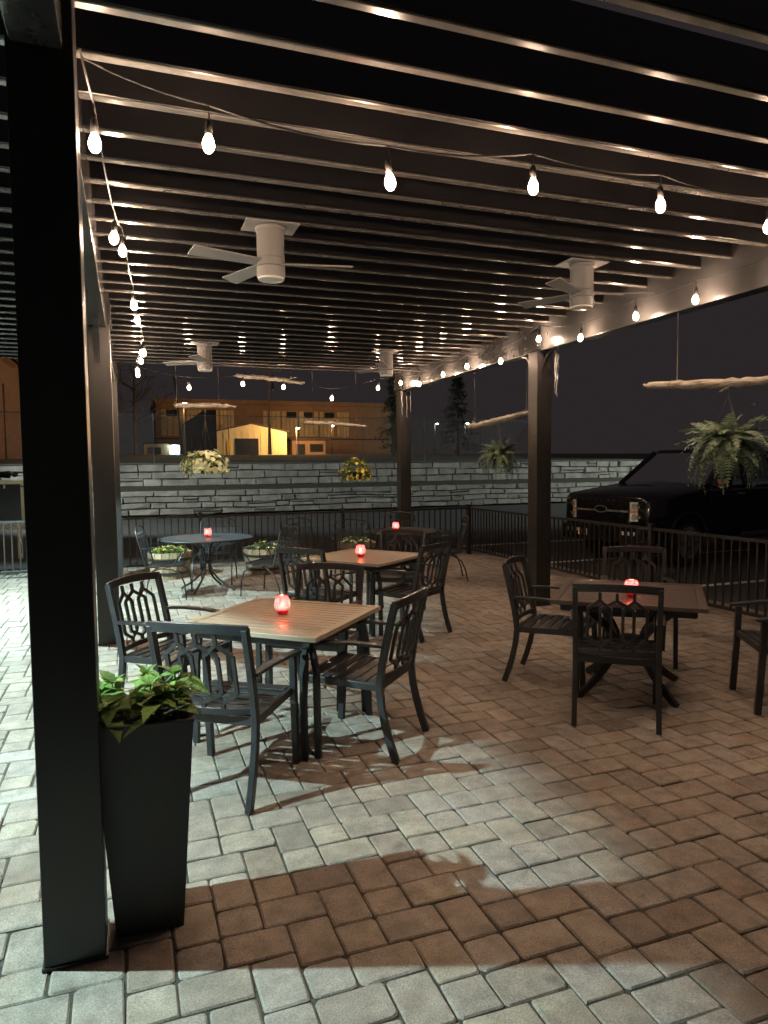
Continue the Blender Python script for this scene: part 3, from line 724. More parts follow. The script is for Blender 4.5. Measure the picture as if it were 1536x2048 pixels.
# ------------------------------------------------------------------ driftwood, hanging baskets
def driftwood(p0, p1, r0, label, cords, seed, twigs=3):
    rg = random.Random(seed); p0, p1 = Vector(p0), Vector(p1); r = empty('driftwood_log', p0, 0, label, 'driftwood', 'driftwood branches hung from the pergola')
    d = p1 - p0; n = 26; pts = []; rr = []; a, c = frame_for(d)
    for i in range(n + 1):
        t = i / n; pts.append(d * t + c * (math.sin(t * 5 + seed) * .012 + rg.gauss(0, .004)) + a * rg.gauss(0, .004)); rr.append(r0 * .82 * (.75 + .35 * math.sin(t * 3.1 + .4) + rg.gauss(0, .055)) * (.62 if i in (0, n) else 1))
    wm = WOODX if abs(d.x) > abs(d.y) else WOODL
    MB().tube(pts, rr, 12).build('log', wm, r, smooth=True)
    for _ in range(twigs):
        i = rg.randrange(2, n - 2); dirn = (a * rg.choice((-1, 1)) * .3 + c * rg.uniform(-.6, .9) + d.normalized() * rg.choice((-1, 1)) * .8).normalized(); L = rg.uniform(.08, .2)
        MB().tube([pts[i], pts[i] + dirn * L * .5 + c * .01, pts[i] + dirn * L], [.012, .008, .004], 6).build('twig', WOODL, r)
    for t in cords:
        b = d * t; MB().tube([b + Vector((0, 0, r0 * .6)), b + Vector((0, 0, LZ - (p0 + b).z))], .0055, 5).build('hanging_cord', ROPE, r)
        w = MB().lathe([(r0 * 1.06, -.006), (r0 * 1.1, 0), (r0 * 1.06, .006)], 12, cap=False).build('wrap', ROPE, r)
        w.location = pts[int(t * n)]; w.rotation_euler = d.to_track_quat('Z', 'Y').to_euler()
driftwood((4.5, 5.30, 2.36), (4.5, 3.45, 2.24), .042, 'driftwood log at the right edge above the larger fern', (.22, .85), 21, 1)
driftwood((4.52, 8.92, 2.20), (4.52, 7.20, 2.27), .048, 'driftwood branch above the fern left of the right post', (.12, .9), 22, 3)
driftwood((.68, 11.45, 2.65), (1.66, 11.45, 2.63), .048, 'driftwood log above the white flower basket', (.06, .72), 23, 0)
driftwood((1.64, 11.48, 3.14), (2.80, 11.48, 3.05), .040, 'highest driftwood branch at the far end, tucked under the louvres', (.15, .8), 24, 1)
driftwood((2.74, 11.45, 2.39), (3.86, 11.45, 2.36), .038, 'driftwood branch with twigs above the small yellow flower basket', (.16, .84), 25, 4)

def hanger(r, top, rim_r, z):
    for k in range(3):
        a = 2 * math.pi * k / 3 + .4
        MB().tube([(rim_r * math.cos(a), rim_r * math.sin(a), z), (0, 0, top * .75), (0, 0, top)], .0028, 5).build('hanger_wire', ROPE, r)
def bowl(r, R0, depth):
    MB().lathe([(R0 * .45, -depth), (R0 * .8, -depth * .55), (R0, 0), (R0 * .96, .004), (R0 * .75, -depth * .5)], 20).build('bowl', PLANTER, r, smooth=True)
def flower_basket(x, y, z, w, h, top, label, petals, nb, psize, nl, seed):
    rg = random.Random(seed); r = empty('hanging_basket', (x, y, z), 0, label, 'hanging basket', 'hanging baskets round the pergola')
    bowl(r, w * .30, .13); hanger(r, top - z, w * .28, 0)
    def fx():
        t = rg.random() * 6.283; cz = rg.uniform(-.25, 1); q = math.sqrt(max(0, 1 - cz * cz)) if cz > 0 else 1.0
        nr = Vector((math.cos(t) * q, math.sin(t) * q, cz)).normalized(); k = rg.uniform(.72, 1.05) * (1 + .12 * math.sin(3 * t + seed))
        p = Vector((nr.x * w / 2 * k, nr.y * w / 2 * k, nr.z * h * .62 * k - (.10 * rg.random() if q > .8 else 0))); return p, nr
    leaf_cluster(nl, fx, .06, rg).build('foliage', PETG, r, fix=False)['kind'] = 'stuff'
    def fy():
        p, nr = fx(); return p * 1.0 + nr * .05, nr
    blossom_cluster(nb, fy, psize, rg).build('blossoms', petals, r, fix=False)['kind'] = 'stuff'
flower_basket(1.17, 11.45, 1.70, .62, .30, 2.62, 'hanging basket of cream white flowers before the stone wall', PETW, 260, .040, 520, 31)
flower_basket(3.66, 11.45, 1.56, .48, .30, 2.36, 'small hanging basket of yellow flowers left of the far post', PETY, 85, .028, 560, 32)
def frond_mesh(L, W, droop, seed, n=24):
    rg = random.Random(seed); b = MB(); path = []
    for i in range(n + 1):
        t = i / n; path.append(Vector((L * (t - .22 * droop * t * t * t), 0, L * (.34 * t - droop * t * t))))
    b.ribbon(path[::3] + [path[-1]], .004, .003, side=(0, 1, 0))
    for i in range(1, n):
        t = i / n; w = W * (math.sin(math.pi * min(1, t * .93 + .07)) ** .7) * (1 - .55 * t) * 1.5 + .004; p = path[i]; d = (path[i + 1] - path[i]).normalized(); upv = Vector((0, 1, 0)).cross(d) * -1
        for s in (-1, 1):
            e = Vector((0, s, 0)) * w + d * w * .35 + upv * (-.18 * w + rg.gauss(0, .006)); hb = d * (L / n * .42)
            b.add([p - hb, p + hb, p + e * .6 + hb * .95, p + e, p + e * .6 - hb * .75], [(0, 1, 2, 3, 4)])
    m = b.mesh('frond'); m.materials.append(FERNG); return m
FM = [frond_mesh(.48, .052, d, 40 + i) for i, d in enumerate((.45, .72, .95, .30, 1.15))]
def fern(x, y, z, S, top, label, seed, n):
    rg = random.Random(seed); r = empty('hanging_fern', (x, y, z), 0, label, 'hanging basket', 'hanging baskets round the pergola')
    bowl(r, .15 * S, .15 * S); hanger(r, top - z, .14 * S, 0)
    for i in range(n):
        t = i / n; m = FM[(2, 4, 1, 0, 3)[min(4, int(t * 5))]] if rg.random() < .75 else FM[rg.randrange(5)]
        o = place('frond', m, None, r, loc=(rg.gauss(0, .03), rg.gauss(0, .03), rg.uniform(-.01, .03))); s = S * rg.uniform(.6, .98); o.scale = (s, s, s)
        o.rotation_euler = (rg.gauss(0, .25), -lerp(-.35, .62, t ** 1.6) + rg.gauss(0, .12), i * 2.39996 + rg.gauss(0, .2))
fern(4.5, 4.33, 1.83, .98, 2.32, 'larger hanging fern at the right edge before the truck', 51, 95)
fern(4.52, 8.04, 1.80, .82, 2.24, 'hanging fern between the back post and the right post', 52, 100)

# acrylic icicles by the right posts
def icicle(x, y, z, L, label):
    pts = [(.004 * math.sin(i * .9), .004 * math.cos(i * .9), -L * i / 16) for i in range(17)]
    o = MB().tube(pts, [.006 * (1 - i / 17) + .0015 + (.002 if i % 2 else 0) for i in range(17)], 7).build('icicle_ornament', ICE, None, smooth=True, loc=(x, y, z)); tag(o, label, 'ornament', 'clear icicle ornaments by the right posts')
for i, (dx, dy, L) in enumerate(((.22, -.10, .50), (.27, -.02, .30), (.33, .03, .52), (.38, .08, .28))):
    icicle(4.35 + dx, 6.95 + dy, PZ - .002, L, ('longest twisted icicle on the left of the right post cluster', 'short clear icicle next to the right post', 'long twisted icicle hanging clear of the right post', 'short outer icicle beside the right post')[i])
for i, (dx, L) in enumerate(((-.03, .42), (.06, .46), (.13, .36))):
    icicle(4.46 + dx, 11.22, PZ - .002, L, ('leftmost icicle on the far post', 'middle icicle on the far post', 'rightmost icicle on the far post')[i])

# ------------------------------------------------------------------ pendant flood lights in the left bay (they throw the hard shadows)
def flood(x, y, z, label, w=1.0, cone=116):
    r = empty('pendant_lamp', (x, y, z), 0, label, 'lamp', 'pendant lamps over the left bay')
    MB().tube([(0, 0, .12), (0, 0, LZ - z + .05)], .008, 8).build('stem', BLK, r)
    MB().lathe([(.025, .12), (.03, .10), (.06, .07), (.11, .0), (.115, -.012), (.108, .0), (.055, .065), (.02, .075)], 24, cap=False).build('shade', BLK, r, smooth=True)
    MB().lathe([(.004, -.006), (.02, .0), (.028, .02), (.022, .05), (.016, .07)], 14).build('lamp_bulb', emit('cool lamp', FLOOD_C, 40), r, smooth=True)
    l = bpy.data.lights.new('flood_beam', 'SPOT'); l.energy = FLOOD_W * w; l.color = FLOOD_C; l.spot_size = R(cone); l.spot_blend = .10; l.shadow_soft_size = .022
    o = bpy.data.objects.new('flood_beam', l); COL.objects.link(o); o.parent = r; o.location = (0, 0, -.02)
flood(-2.15, 3.12, 2.75, 'cool pendant lamp left of the nearest post')
flood(-2.15, 8.75, 2.75, 'cool pendant lamp left of the second and third posts', 1.9, 131)

# ------------------------------------------------------------------ terraced stone wall
wall = empty('stone_wall', (0, 26, 0), R(1.5), 'long terraced wall of grey stone blocks across the car park', 'wall')
srg = random.Random(9)
def stone_geo(x, w, z0, z1, y):
    j = lambda s=.014: srg.gauss(0, s); g = .009; f = srg.uniform(.0, .09); vs = []
    for yy, ins in ((.28, 0), (.05 - f, 0), (-f, .03)):
        for cx, cz in ((x + g + ins, z0(x) + g + ins), (x + w / 2, z0(x + w / 2) + g + ins), (x + w - g - ins, z0(x + w) + g + ins), (x + w - g - ins, z1(x + w) - g - ins), (x + w / 2, z1(x + w / 2) - g - ins), (x + g + ins, z1(x) - g - ins)):
            vs.append((cx + j(.010), y + yy + (j(.014) if yy < .1 else 0), cz + j(.006)))
    fs = [(12, 13, 14, 15, 16, 17)]
    for b in (0, 6): fs += [(b + i, b + (i + 1) % 6, b + 6 + (i + 1) % 6, b + 6 + i) for i in range(6)]
    return vs, fs, x + w / 2
def course(x0, x1, za, zb, y, wmin, wmax, top, bot):
    pa, pb = za * 31, zb * 31
    lo = lambda x: za + (0 if bot else .018 * math.sin(x * .9 + pa) + .010 * math.sin(x * 2.3 + pa))
    hi = lambda x: zb + (0 if top else .018 * math.sin(x * .9 + pb) + .010 * math.sin(x * 2.3 + pb))
    x = x0
    while x < x1:
        w = srg.uniform(wmin, wmax)
        if srg.random() < .10:
            k = srg.uniform(.35, .65); mid = lambda q, k=k: lerp(lo(q), hi(q), k)
            yield stone_geo(x, w, lo, mid, y); yield stone_geo(x, w, mid, hi, y)
        else: yield stone_geo(x, w, lo, hi, y)
        x += w
near, far = [], MB()
for tier, y, zs in (('low', 0, (0, .22, .43, .65, .87)), ('up', 1.05, (1.0, 1.27, 1.55, 1.82))):
    for a in range(len(zs) - 1):
        for vs, fs, xc in course(-16 + srg.random(), 34, zs[a], zs[a + 1], y, .45, 1.35, a == len(zs) - 2, a == 0):
            if -5.5 < xc < 20: MB().add(vs, fs).build('stone', STONE, wall)
            else: far.add(vs, fs)
far.build('stone_run', STONE, wall)['kind'] = 'stuff'
MB().span(-16, 34, .2, 1.2, -.1, .70).build('core', EARTH, wall)
MB().add([(-16, .05, .85), (34, .05, .85), (34, 1.1, 1.04), (-16, 1.1, 1.04)], [(0, 1, 2, 3)]).build('planted_ledge', EARTH, wall, fix=False)
MB().span(-16, 34, 1.25, 1.6, .5, 1.74).build('core', EARTH, wall)
MB().span(-16, 34, 1.02, 1.75, 1.825, 1.87).build('coping', mat('dark slate coping', (.06, .062, .06), .8, var=.3, scale=4), wall, bevel=.01)
# upper ground behind the wall
tg = MB(); NX, NY = 50, 26; trg = random.Random(2); V = []
for j in range(NY + 1):
    yy = 27.2 + (j / NY) ** 2 * 420; zz = 1.80 + .9 * min(1, (yy - 27) / 26)
    for i in range(NX + 1): V.append((-260 + 560 * i / NX, yy + (.0262 * (-260 + 560 * i / NX) if j < 3 else 0), zz + (trg.gauss(0, .03) if j else 0)))
tg.add(V, [(j * (NX + 1) + i, j * (NX + 1) + i + 1, (j + 1) * (NX + 1) + i + 1, (j + 1) * (NX + 1) + i) for j in range(NY) for i in range(NX)])
to = tg.build('upper_ground', EARTH, None, fix=False); to['kind'] = 'structure'

# chain link fence above the wall
clf = empty('chain_link_fence', (-8, 29.6, 1.84), R(1.5), 'tall chain link fence on the bank above the stone wall', 'fence')
GALV = mat('dull galvanised steel', (.05, .05, .05), .6)
for i in range(10): MB().tube([(i * 3.0, 0, -.1), (i * 3.0, 0, 2.05)], .03, 8).build('fence_post', GALV, clf)
for z in (2.0, .08): MB().tube([(0, 0, z), (27, 0, z)], .021, 6).build('rail', GALV, clf)
cl = MB(); w = .0045
for i in range(0, 192):
    x = i * .13
    for s in (1, -1):
        xa, xb = (x, x + 1.9) if s > 0 else (x + 1.9, x)
        cl.ribbon([(xa, 0, .09), (xb, 0, 1.99)], w, w, side=(0, 1, 0))
cl.build('chain_mesh', GALV, clf, fix=False)['kind'] = 'stuff'

# ------------------------------------------------------------------ far buildings
BRICKC = mat('tan brick facade', (.30, .17, .105), .9, var=.15, scale=2, bump=.2, bscale=8)
PANEL = mat('pale infill panel', (.55, .42, .24), .85, var=.2, scale=3)
DARKW = mat('dark window', (.02, .022, .026), .25)
CREAM = mat('cream clapboard', (.62, .50, .28), .85, var=.12, scale=3)
ROOFD = mat('dark roofing', (.05, .045, .045), .9, var=.3, scale=4)
DOORY = mat('yellow door', (.70, .42, .05), .6)
def part(name, m, par, x0, x1, y0, y1, z0, z1): return MB().span(x0, x1, y0, y1, z0, z1).build(name, m, par)
GB = 2.66
bd = empty('brick_warehouse', (15.5, 75, GB), 0, 'long flat-roofed tan warehouse with pale panels behind the gabled shed', 'building')
part('wall', BRICKC, bd, -12.7, 12.7, 0, 12, 0, 5.7); part('parapet', BRICKC, bd, -12.85, 12.85, -.12, 12.1, 5.72, 6.15)
for i, (x0, x1) in enumerate(((-12.2, -9.9), (-9.7, -8.2), (-8.0, -6.5), (-6.3, -4.9), (-1.8, .0), (.2, 1.9), (2.1, 4.2), (4.4, 6.0), (6.4, 7.7))):
    p = part('window_panel', PANEL, bd, x0, x1, -.10, -.01, 2.35, 5.05)
    for q in range(3): part('mullion', BRICKC, p, lerp(x0, x1, (q + 1) / 4) - .03, lerp(x0, x1, (q + 1) / 4) + .03, -.14, -.101, 2.36, 5.04)
    if i in (0, 5, 6, 7): part('open_pane', DARKW, p, x0 + .5, x0 + 1.6, -.15, -.141, 4.35, 5.0)
part('band', ROOFD, bd, -12.75, 12.75, -.06, -.005, 2.0, 2.15)
sh = empty('gabled_shed', (9.95, 60, GB), 0, 'yellow-lit gabled shed with a dark roller door', 'building')
MB().prism([(-3.0, 0), (3.0, 0), (3.0, 2.05), (0, 2.72), (-3.0, 2.05)], 0, 7, 'y').build('wall', CREAM, sh)
for s in (-1, 1): MB().add([(s * 3.2, -.2, 2.03), (0, -.2, 2.76), (0, 7.1, 2.76), (s * 3.2, 7.1, 2.03), (s * 3.2, -.2, 2.11), (0, -.2, 2.84), (0, 7.1, 2.84), (s * 3.2, 7.1, 2.11)], [(0, 1, 2, 3), (4, 5, 6, 7), (0, 1, 5, 4), (2, 3, 7, 6), (0, 3, 7, 4)]).build('roof', ROOFD if s < 0 else ROOFD, sh)
dr = part('roller_door', DARKW, sh, -1.42, .55, -.06, -.01, .0, 1.5)
for i in range(7): part('door_slat', DARKW, dr, -1.40, .53, -.075, -.061, .05 + i * .205, .22 + i * .205)
part('side_door', DOORY, sh, -1.75 - .35, -1.75, -.05, -.01, 0, 1.35)
for i in range(12): part('batten', CREAM, sh, -2.9 + i * .52, -2.86 + i * .52, -.03, -.005, 1.56 if -1.5 < -2.9 + i * .52 < .6 else .02, 2.0)
an = empty('low_annex', (15.4, 62, GB), 0, 'low flat-roofed brick annex right of the gabled shed', 'building')
part('wall', BRICKC, an, -1.55, 1.55, 0, 3, 0, 1.45); part('roof', ROOFD, an, -1.8, 1.9, -.35, 3.2, 1.46, 1.62); part('window', DARKW, an, -1.2, -.35, -.04, -.005, .1, 1.1); part('window', DARKW, an, .1, 1.3, -.04, -.005, .4, 1.1)
bo = empty('small_booth', (2.3, 62, GB), 0, 'small cream booth at the left of the warehouse', 'building')
part('wall', CREAM, bo, -1.0, 1.0, 0, 2, 0, 1.1); part('roof', ROOFD, bo, -1.12, 1.12, -.12, 2.1, 1.11, 1.2); part('window', DARKW, bo, -.75, .35, -.04, -.005, .25, .8)
kb = empty('lit_shelter', (4.1, 62, GB), 0, 'small shelter with cool white light beside the cream booth', 'building')
part('wall', mat('pale blue panel', (.35, .5, .55), .6), kb, -.75, .75, .3, 1.5, 0, 1.0); part('roof', ROOFD, kb, -.85, .85, -.3, 1.6, 1.01, 1.1)
for x in (-.4, .05, .45): part('jamb', PAINT, kb, x - .04, x + .04, .2, .29, 0, 1.0)
MB().box((-.5, .1, .85), (.12, .1, .1)).build('lamp_head', TEAL, kb); point_light('shelter_glow', kb, (-.45, -.05, .8), 45, (.8, .95, 1), .08)
ds = empty('dark_lean_to', (5.4, 55, GB), 0, 'dark lean-to with sloping roof left of the gabled shed', 'building')
MB().prism([(-1.25, 0), (1.05, 0), (1.05, 3.45), (.1, 3.42), (-.6, 2.9), (-1.25, 2.5)], 0, 4, 'y').build('wall', mat('dark boards', (.03, .028, .028), .9, var=.3, scale=4), ds)
for i in range(6): MB().tube([(-.9 + i * .33, -.1, 0), (-.88 + i * .33, -.12, 1.2 + .25 * (i % 3))], .05, 6).build('prop', TRUNK, ds)
rb = empty('far_block', (29, 82, GB), 0, 'dim two-storey block with windows right of the warehouse', 'building')
part('wall', BRICKC, rb, -4.2, 4, 0, 8, 0, 4.6)
for x in (-3, -1.4, .2, 1.8): part('window', DARKW, rb, x - .5, x + .5, -.04, -.005, .9, 2.4)
part('roof', ROOFD, rb, -4.4, 4.2, -.2, 8.2, 4.61, 4.8)
lb = empty('brown_barn', (-9.0, 40, 2.2), 0, 'brown building with sloping roof at the left edge', 'building')
MB().prism([(-5, 0), (3.9, 0), (3.9, 4.8), (-.5, 8.3), (-5, 4.8)], 0, 10, 'y').build('wall', BRICKC, lb)
MB().add([(4.3, -.4, 4.6), (-.5, -.4, 8.45), (-.5, 10, 8.45), (4.3, 10, 4.6), (4.3, -.4, 4.75), (-.5, -.4, 8.6), (-.5, 10, 8.6), (4.3, 10, 4.75)], [(0, 1, 2, 3), (4, 5, 6, 7), (0, 1, 5, 4), (2, 3, 7, 6), (0, 3, 7, 4)]).build('roof', ROOFD, lb)
for x in (2.6, 3.0, 3.5): MB().tube([(x, -2, -.1), (x, -2, 3.6)], .05, 6).build('rail_post', ROOFD, lb)
# orange sodium lights: on the shed corner and wall of the barn, plus two added out of sight
def yard_lamp(x, y, z, base, label, w, c, hc, aim=None):
    r = empty('yard_lamp', (x, y, base), 0, label, 'lamp')
    MB().tube([(0, 0, 0), (0, 0, z - base)], [.09, .06], 8).build('pole', TRUNK, r); MB().tube([(0, 0, z - base), (0, -.5, z - base + .1)], .03, 6).build('arm', GALV, r)
    MB().box((0, -.6, z - base + .08), (.34, .5, .12)).build('head', GALV, r, bevel=.02)
    MB().lathe([(.03, -.10), (.10, -.06), (.13, 0)], 14, (0, -.62, z - base + .01)).build('lens', hc, r, smooth=True)
    point_light('lamp_glow', r, (0, -.62, z - base - .22), w, c, .1)
SOD = (1.0, .58, .22); SODE = emit('sodium lens', (1.0, .8, .5), 14)
yard_lamp(13.4, 58.2, 4.95, GB, 'yard lamp at the right corner of the gabled shed', 620, SOD, TEAL)
yard_lamp(3.4, 46, 5.7, 2.6, 'greenish street lamp behind the white flower basket log', 110, (1.0, .6, .25), TEAL)
yard_lamp(19.8, 70, 5.9, GB, 'street lamp at the right end of the warehouse', 80, SOD, TEAL)
yard_lamp(35.1, 70, 6.3, GB, 'bright street lamp seen among the trees behind the fern', 90, (.7, 1, .95), TEAL)
yard_lamp(31.9, 71, 6.3, GB, 'street lamp seen through branches left of the brighter one', 60, (.7, 1, .95), TEAL)
yard_lamp(6.1, 57.6, 4.9, GB, 'added sodium lamp hidden behind the dark lean-to', 800, SOD, SODE)  # added unseen lamp, evens the yellow light on the shed front
yard_lamp(11.0, 68, 5.4, GB, 'added sodium lamp hidden between the gabled shed and the warehouse', 90, SOD, SODE)  # added unseen lamp, brightens the warehouse facade
yard_lamp(-10.5, 33, 6.5, 2.1, 'sodium lamp in front of the brown building', 260, SOD, SODE)
up_ = empty('utility_pole', (9.55, 50, 2.6), 0, 'tall wooden utility pole before the gabled shed', 'pole')
MB().tube([(0, 0, 0), (.02, 0, 7.0)], [.15, .11], 10).build('shaft', mat('weathered pole wood', (.30, .21, .13), .9, var=.3, scale=8), up_, smooth=True)
MB().box((0, 0, 6.0), (1.8, .1, .12)).build('crossarm', TRUNK, up_); MB().tube([(.3, 0, 4.6), (.3, 0, 5.6)], .14, 10).build('transformer', GALV, up_, smooth=True)
u2 = empty('utility_pole', (3.0, 42, 2.5), 0, 'dark leaning pole left of the lean-to', 'pole')
MB().tube([(0, 0, 0), (-.35, 0, 4.4)], [.14, .12], 8).build('shaft', TRUNK, u2, smooth=True)

# car park lamps outside the picture that light the stone wall
def lot_lamp(x, y, z, aim, label, w, cone=105):
    r = empty('car_park_lamp', (x, y, -.05), 0, label, 'lamp', 'car park lamps')
    d = (Vector(aim) - Vector((x, y, z))).normalized(); q = d.to_track_quat('-Z', 'Y')
    MB().tube([(0, 0, 0), (0, 0, z)], [.09, .05], 10).build('pole', BLK, r, smooth=True)
    h = MB().box((0, 0, .06), (.42, .34, .14)).build('head', BLK, r, bevel=.02, loc=(0, 0, z + .1)); h.rotation_euler = q.to_euler()
    MB().box((0, 0, -.016), (.34, .26, .01)).build('lens', emit('lot lamp lens', LOT_C, 20), h)
    l = bpy.data.lights.new('lot_beam', 'SPOT'); l.energy = w; l.color = LOT_C; l.spot_size = R(cone); l.spot_blend = .4; l.shadow_soft_size = .12
    o = bpy.data.objects.new('lot_beam', l); COL.objects.link(o); o.parent = r; o.location = Vector((0, 0, z + .1)) + d * .06; o.rotation_euler = q.to_euler()
lot_lamp(-5.2, 19.0, 4.6, (5, 26.8, 1.6), 'car park lamp beyond the left edge', LOT_W, 100); lot_lamp(31, 18.5, 5.5, (15, 27.5, 1.5), 'car park lamp beyond the right edge', LOT_W * 1.9, 80)

# notice board, tank at the left edge
nb = empty('notice_board', (-2.6, 15, 0), 0, 'cream framed board with a dark panel behind the fence at left', 'sign')
CRM = mat('cream painted wood', (.66, .70, .50), .6, var=.08, scale=8)
for x0, x1, z0, z1 in ((-.75, .72, 1.39, 1.46), (-.75, .72, .62, .69), (-.75, -.68, .692, 1.388), (.65, .72, .692, 1.388)): part('frame', CRM, nb, x0, x1, -.03, .03, z0, z1)
part('panel', mat('dark glazed panel', (.018, .02, .028), .25), nb, -.678, .648, -.01, .01, .692, 1.388)
part('hinge', GALV, nb, .655, .70, -.04, -.031, 1.33, 1.36); part('catch', PAINT, nb, .36, .39, -.03, -.012, 1.31, 1.375)
for x in (-.6, .6): part('leg', CRM, nb, x - .04, x + .04, -.028, .028, -.05, .618)
part('plinth', CRM, nb, -.8, .76, -.06, .06, .52, .58)
tk = empty('storage_tank', (-3.1, 17.5, 0), 0, 'dark horizontal cylinder behind the cream framed board', 'tank')
t = MB().tube([(-1.2, 0, 1.56), (.62, 0, 1.56)], .085, 18).build('shell', mat('dull olive steel', (.06, .06, .045), .6, var=.3, scale=5), tk, smooth=True)
MB().tube([(.62, 0, 1.56), (.70, 0, 1.56), (.78, 0, 1.56)], [.08, .07, .04], 14).build('end_cap', GALV, tk, smooth=True)
for z in (1.53, 1.59): MB().tube([(.78, 0, z), (.95, 0, z)], .012, 6).build('pipe', GALV, tk)
for x in (-.8, .3): part('stand', GALV, tk, x - .04, x + .04, -.05, .05, -.05, 1.47)

# ------------------------------------------------------------------ pickup truck
def truck():
    az = R(260); nose = Vector((math.sin(az), math.cos(az), 0))
    r = empty('pickup_truck', (7.72, 8.92, -.05), 0, 'black pickup truck parked nose-in behind the right fence', 'truck')
    r.rotation_euler = (0, 0, math.atan2(-nose.y, -nose.x))   # local +x runs from nose to tail; local -y is the side we see
    W = .0; HW = .97                                          # body spans local y 0..1.94
    def yy(a): return a
    body = MB()
    def loft(secs, name, m, bevel=.02, smooth=False):
        b = MB(); vs = []; n = len(secs[0][1])
        for x, poly in secs: vs += [(x, p[0], p[1]) for p in poly]
        fs = [tuple(range(n)), tuple((len(secs) - 1) * n + i for i in range(n - 1, -1, -1))]
        for i in range(len(secs) - 1):
            for k in range(n): fs.append((i * n + k, i * n + (k + 1) % n, (i + 1) * n + (k + 1) % n, (i + 1) * n + k))
        return b.add(vs, fs).build(name, m, r, bevel=bevel, smooth=smooth)
    def sec(ins, z0, z1, crown): return [(ins, z0), (1.94 - ins, z0), (1.94 - ins, z1 - .08), (1.94 - ins - .1, z1 - .01), (.97, z1 + crown), (ins + .1, z1 - .01), (ins, z1 - .08)]
    loft([(.02, sec(.09, .72, 1.17, .02)), (.10, sec(.02, .62, 1.215, .03)), (.6, sec(0, .62, 1.27, .04)), (1.25, sec(0, .62, 1.345, .04)), (1.42, sec(0, .62, 1.36, .04))], 'bonnet', PAINTBLK, .02, True)
    loft([(1.425, sec(0, .50, 1.33, .0)), (3.6, sec(0, .50, 1.34, .0)), (3.62, sec(0, .5, 1.34, 0))], 'cab_body', PAINTBLK, .015)
    loft([(3.63, sec(0, .55, 1.34, -.05)), (5.6, sec(0, .55, 1.34, -.05))], 'cargo_bed', PAINTBLK, .015)
    # cab: roof on pillars with glass between
    def sx(z): return 1.45 + .75 * (z - 1.345) / .55
    zt = 1.90; ins = .17
    roof = MB(); roof.add([(2.20, .2, zt), (2.20, 1.74, zt), (3.45, 1.74, zt), (3.45, .2, zt), (2.28, .26, zt + .07), (2.28, 1.68, zt + .07), (3.38, 1.68, zt + .07), (3.38, .26, zt + .07)], [(0, 1, 2, 3), (4, 7, 6, 5), (0, 4, 5, 1), (1, 5, 6, 2), (2, 6, 7, 3), (3, 7, 4, 0)])
    roof.build('cab_roof', PAINTBLK, r, bevel=.03)
    for yb, yt in ((.05, .22), (1.89, 1.72)):
        for xb, xt in ((1.46, 2.22), (2.52, 2.62), (3.52, 3.42)):
            MB().ribbon([(xb, yb, 1.32), (xt, yt, zt + .01)], .09, .06, side=(1, 0, 0)).build('pillar', PAINTBLK, r)
        for (x0, x1, t0, t1) in ((1.52, 2.46, 2.20, 2.56), (2.58, 3.46, 2.66, 3.36)):
            MB().add([(x0, yb, 1.335), (x1, yb, 1.335), (t1, yt, zt - .01), (t0, yt, zt - .01)], [(0, 1, 2, 3)]).build('side_window', WINDG, r, fix=False)
    MB().add([(1.47, .1, 1.345), (1.47, 1.84, 1.345), (2.20, 1.70, zt), (2.20, .24, zt)], [(0, 1, 2, 3)]).build('windscreen', WINDG, r, fix=False)
    MB().add([(3.55, .1, 1.345), (3.55, 1.84, 1.345), (3.44, 1.70, zt), (3.44, .24, zt)], [(0, 1, 2, 3)]).build('rear_window', WINDG, r, fix=False)
    for y in (.5, 1.44):
        sb = MB().box((2.35, y, 1.30), (.14, .5, .62)).build('seat_back', RUBBER, r, bevel=.05); MB().box((2.4, y, 1.70), (.1, .26, .2)).build('head_rest', RUBBER, sb, bevel=.04)
    sw = MB().tube([(1.95 + .08 * math.sin(t), 1.44 + .19 * math.cos(t), 1.33 + .19 * math.sin(t)) for t in [i * .3927 for i in range(17)]], .016, 6).build('steering_wheel', RUBBER, r, smooth=True)
    # grille, bumper, lamps
    gr = MB().box((.0, .97, .93), (.06, 1.20, .42)).build('grille', PAINTBLK, r, bevel=.02)
    for i in range(5): MB().box((-.035, .97, .78 + i * .075), (.02, 1.12, .03)).build('grille_bar', DCHROME if i == 2 else PAINTBLK, gr, bevel=.005)
    for i in range(7): s = MB().lathe([(.011, 0), (.016, .006), (.006, .012)], 10).build('grille_stud', CHROME, gr); s.location = (-.032, .55 + i * .14, 1.10); s.rotation_euler = (0, R(-90), 0)
    em = MB().tube([(-.055, .97 + .13 * math.cos(t), .955 + .055 * math.sin(t)) for t in [i * .2618 for i in range(25)]], .008, 6).build('emblem_ring', DCHROME, r, smooth=True)
    MB().prism([(.97 + .115 * math.cos(i * .3142), .955 + .045 * math.sin(i * .3142)) for i in range(20)], -.055, -.04, 'x').build('emblem_plate', PAINTBLK, em)
    for y0, s in ((.02, 1), (1.92, -1)):
        L = MB().box((.06, y0 + s * .22, .93), (.12, .40, .36)).build('headlight', PAINTBLK, r, bevel=.015)
        ang = s * R(24); pv_ = Vector((.06, y0 + s * .22, 0)); L.rotation_euler = (0, 0, ang); L.location = pv_ - Matrix.Rotation(ang, 3, 'Z') @ pv_ + Vector((.045, 0, 0))
        for z in (.842, 1.018):
            MB().box((-.004, y0 + s * .225, z), (.012, .35, .135)).build('reflector', LENS, L, bevel=.004); MB().box((-.0115, y0 + s * .245, z), (.004, .25, .095)).build('reflector_cell', DCHROME, L, bevel=.002)
            q = MB().lathe([(.045, 0), (.03, .012), (.008, .016)], 14).build('projector', CHROME, L, smooth=True); q.location = (-.012, y0 + s * .25, z); q.rotation_euler = (0, R(-90), 0)
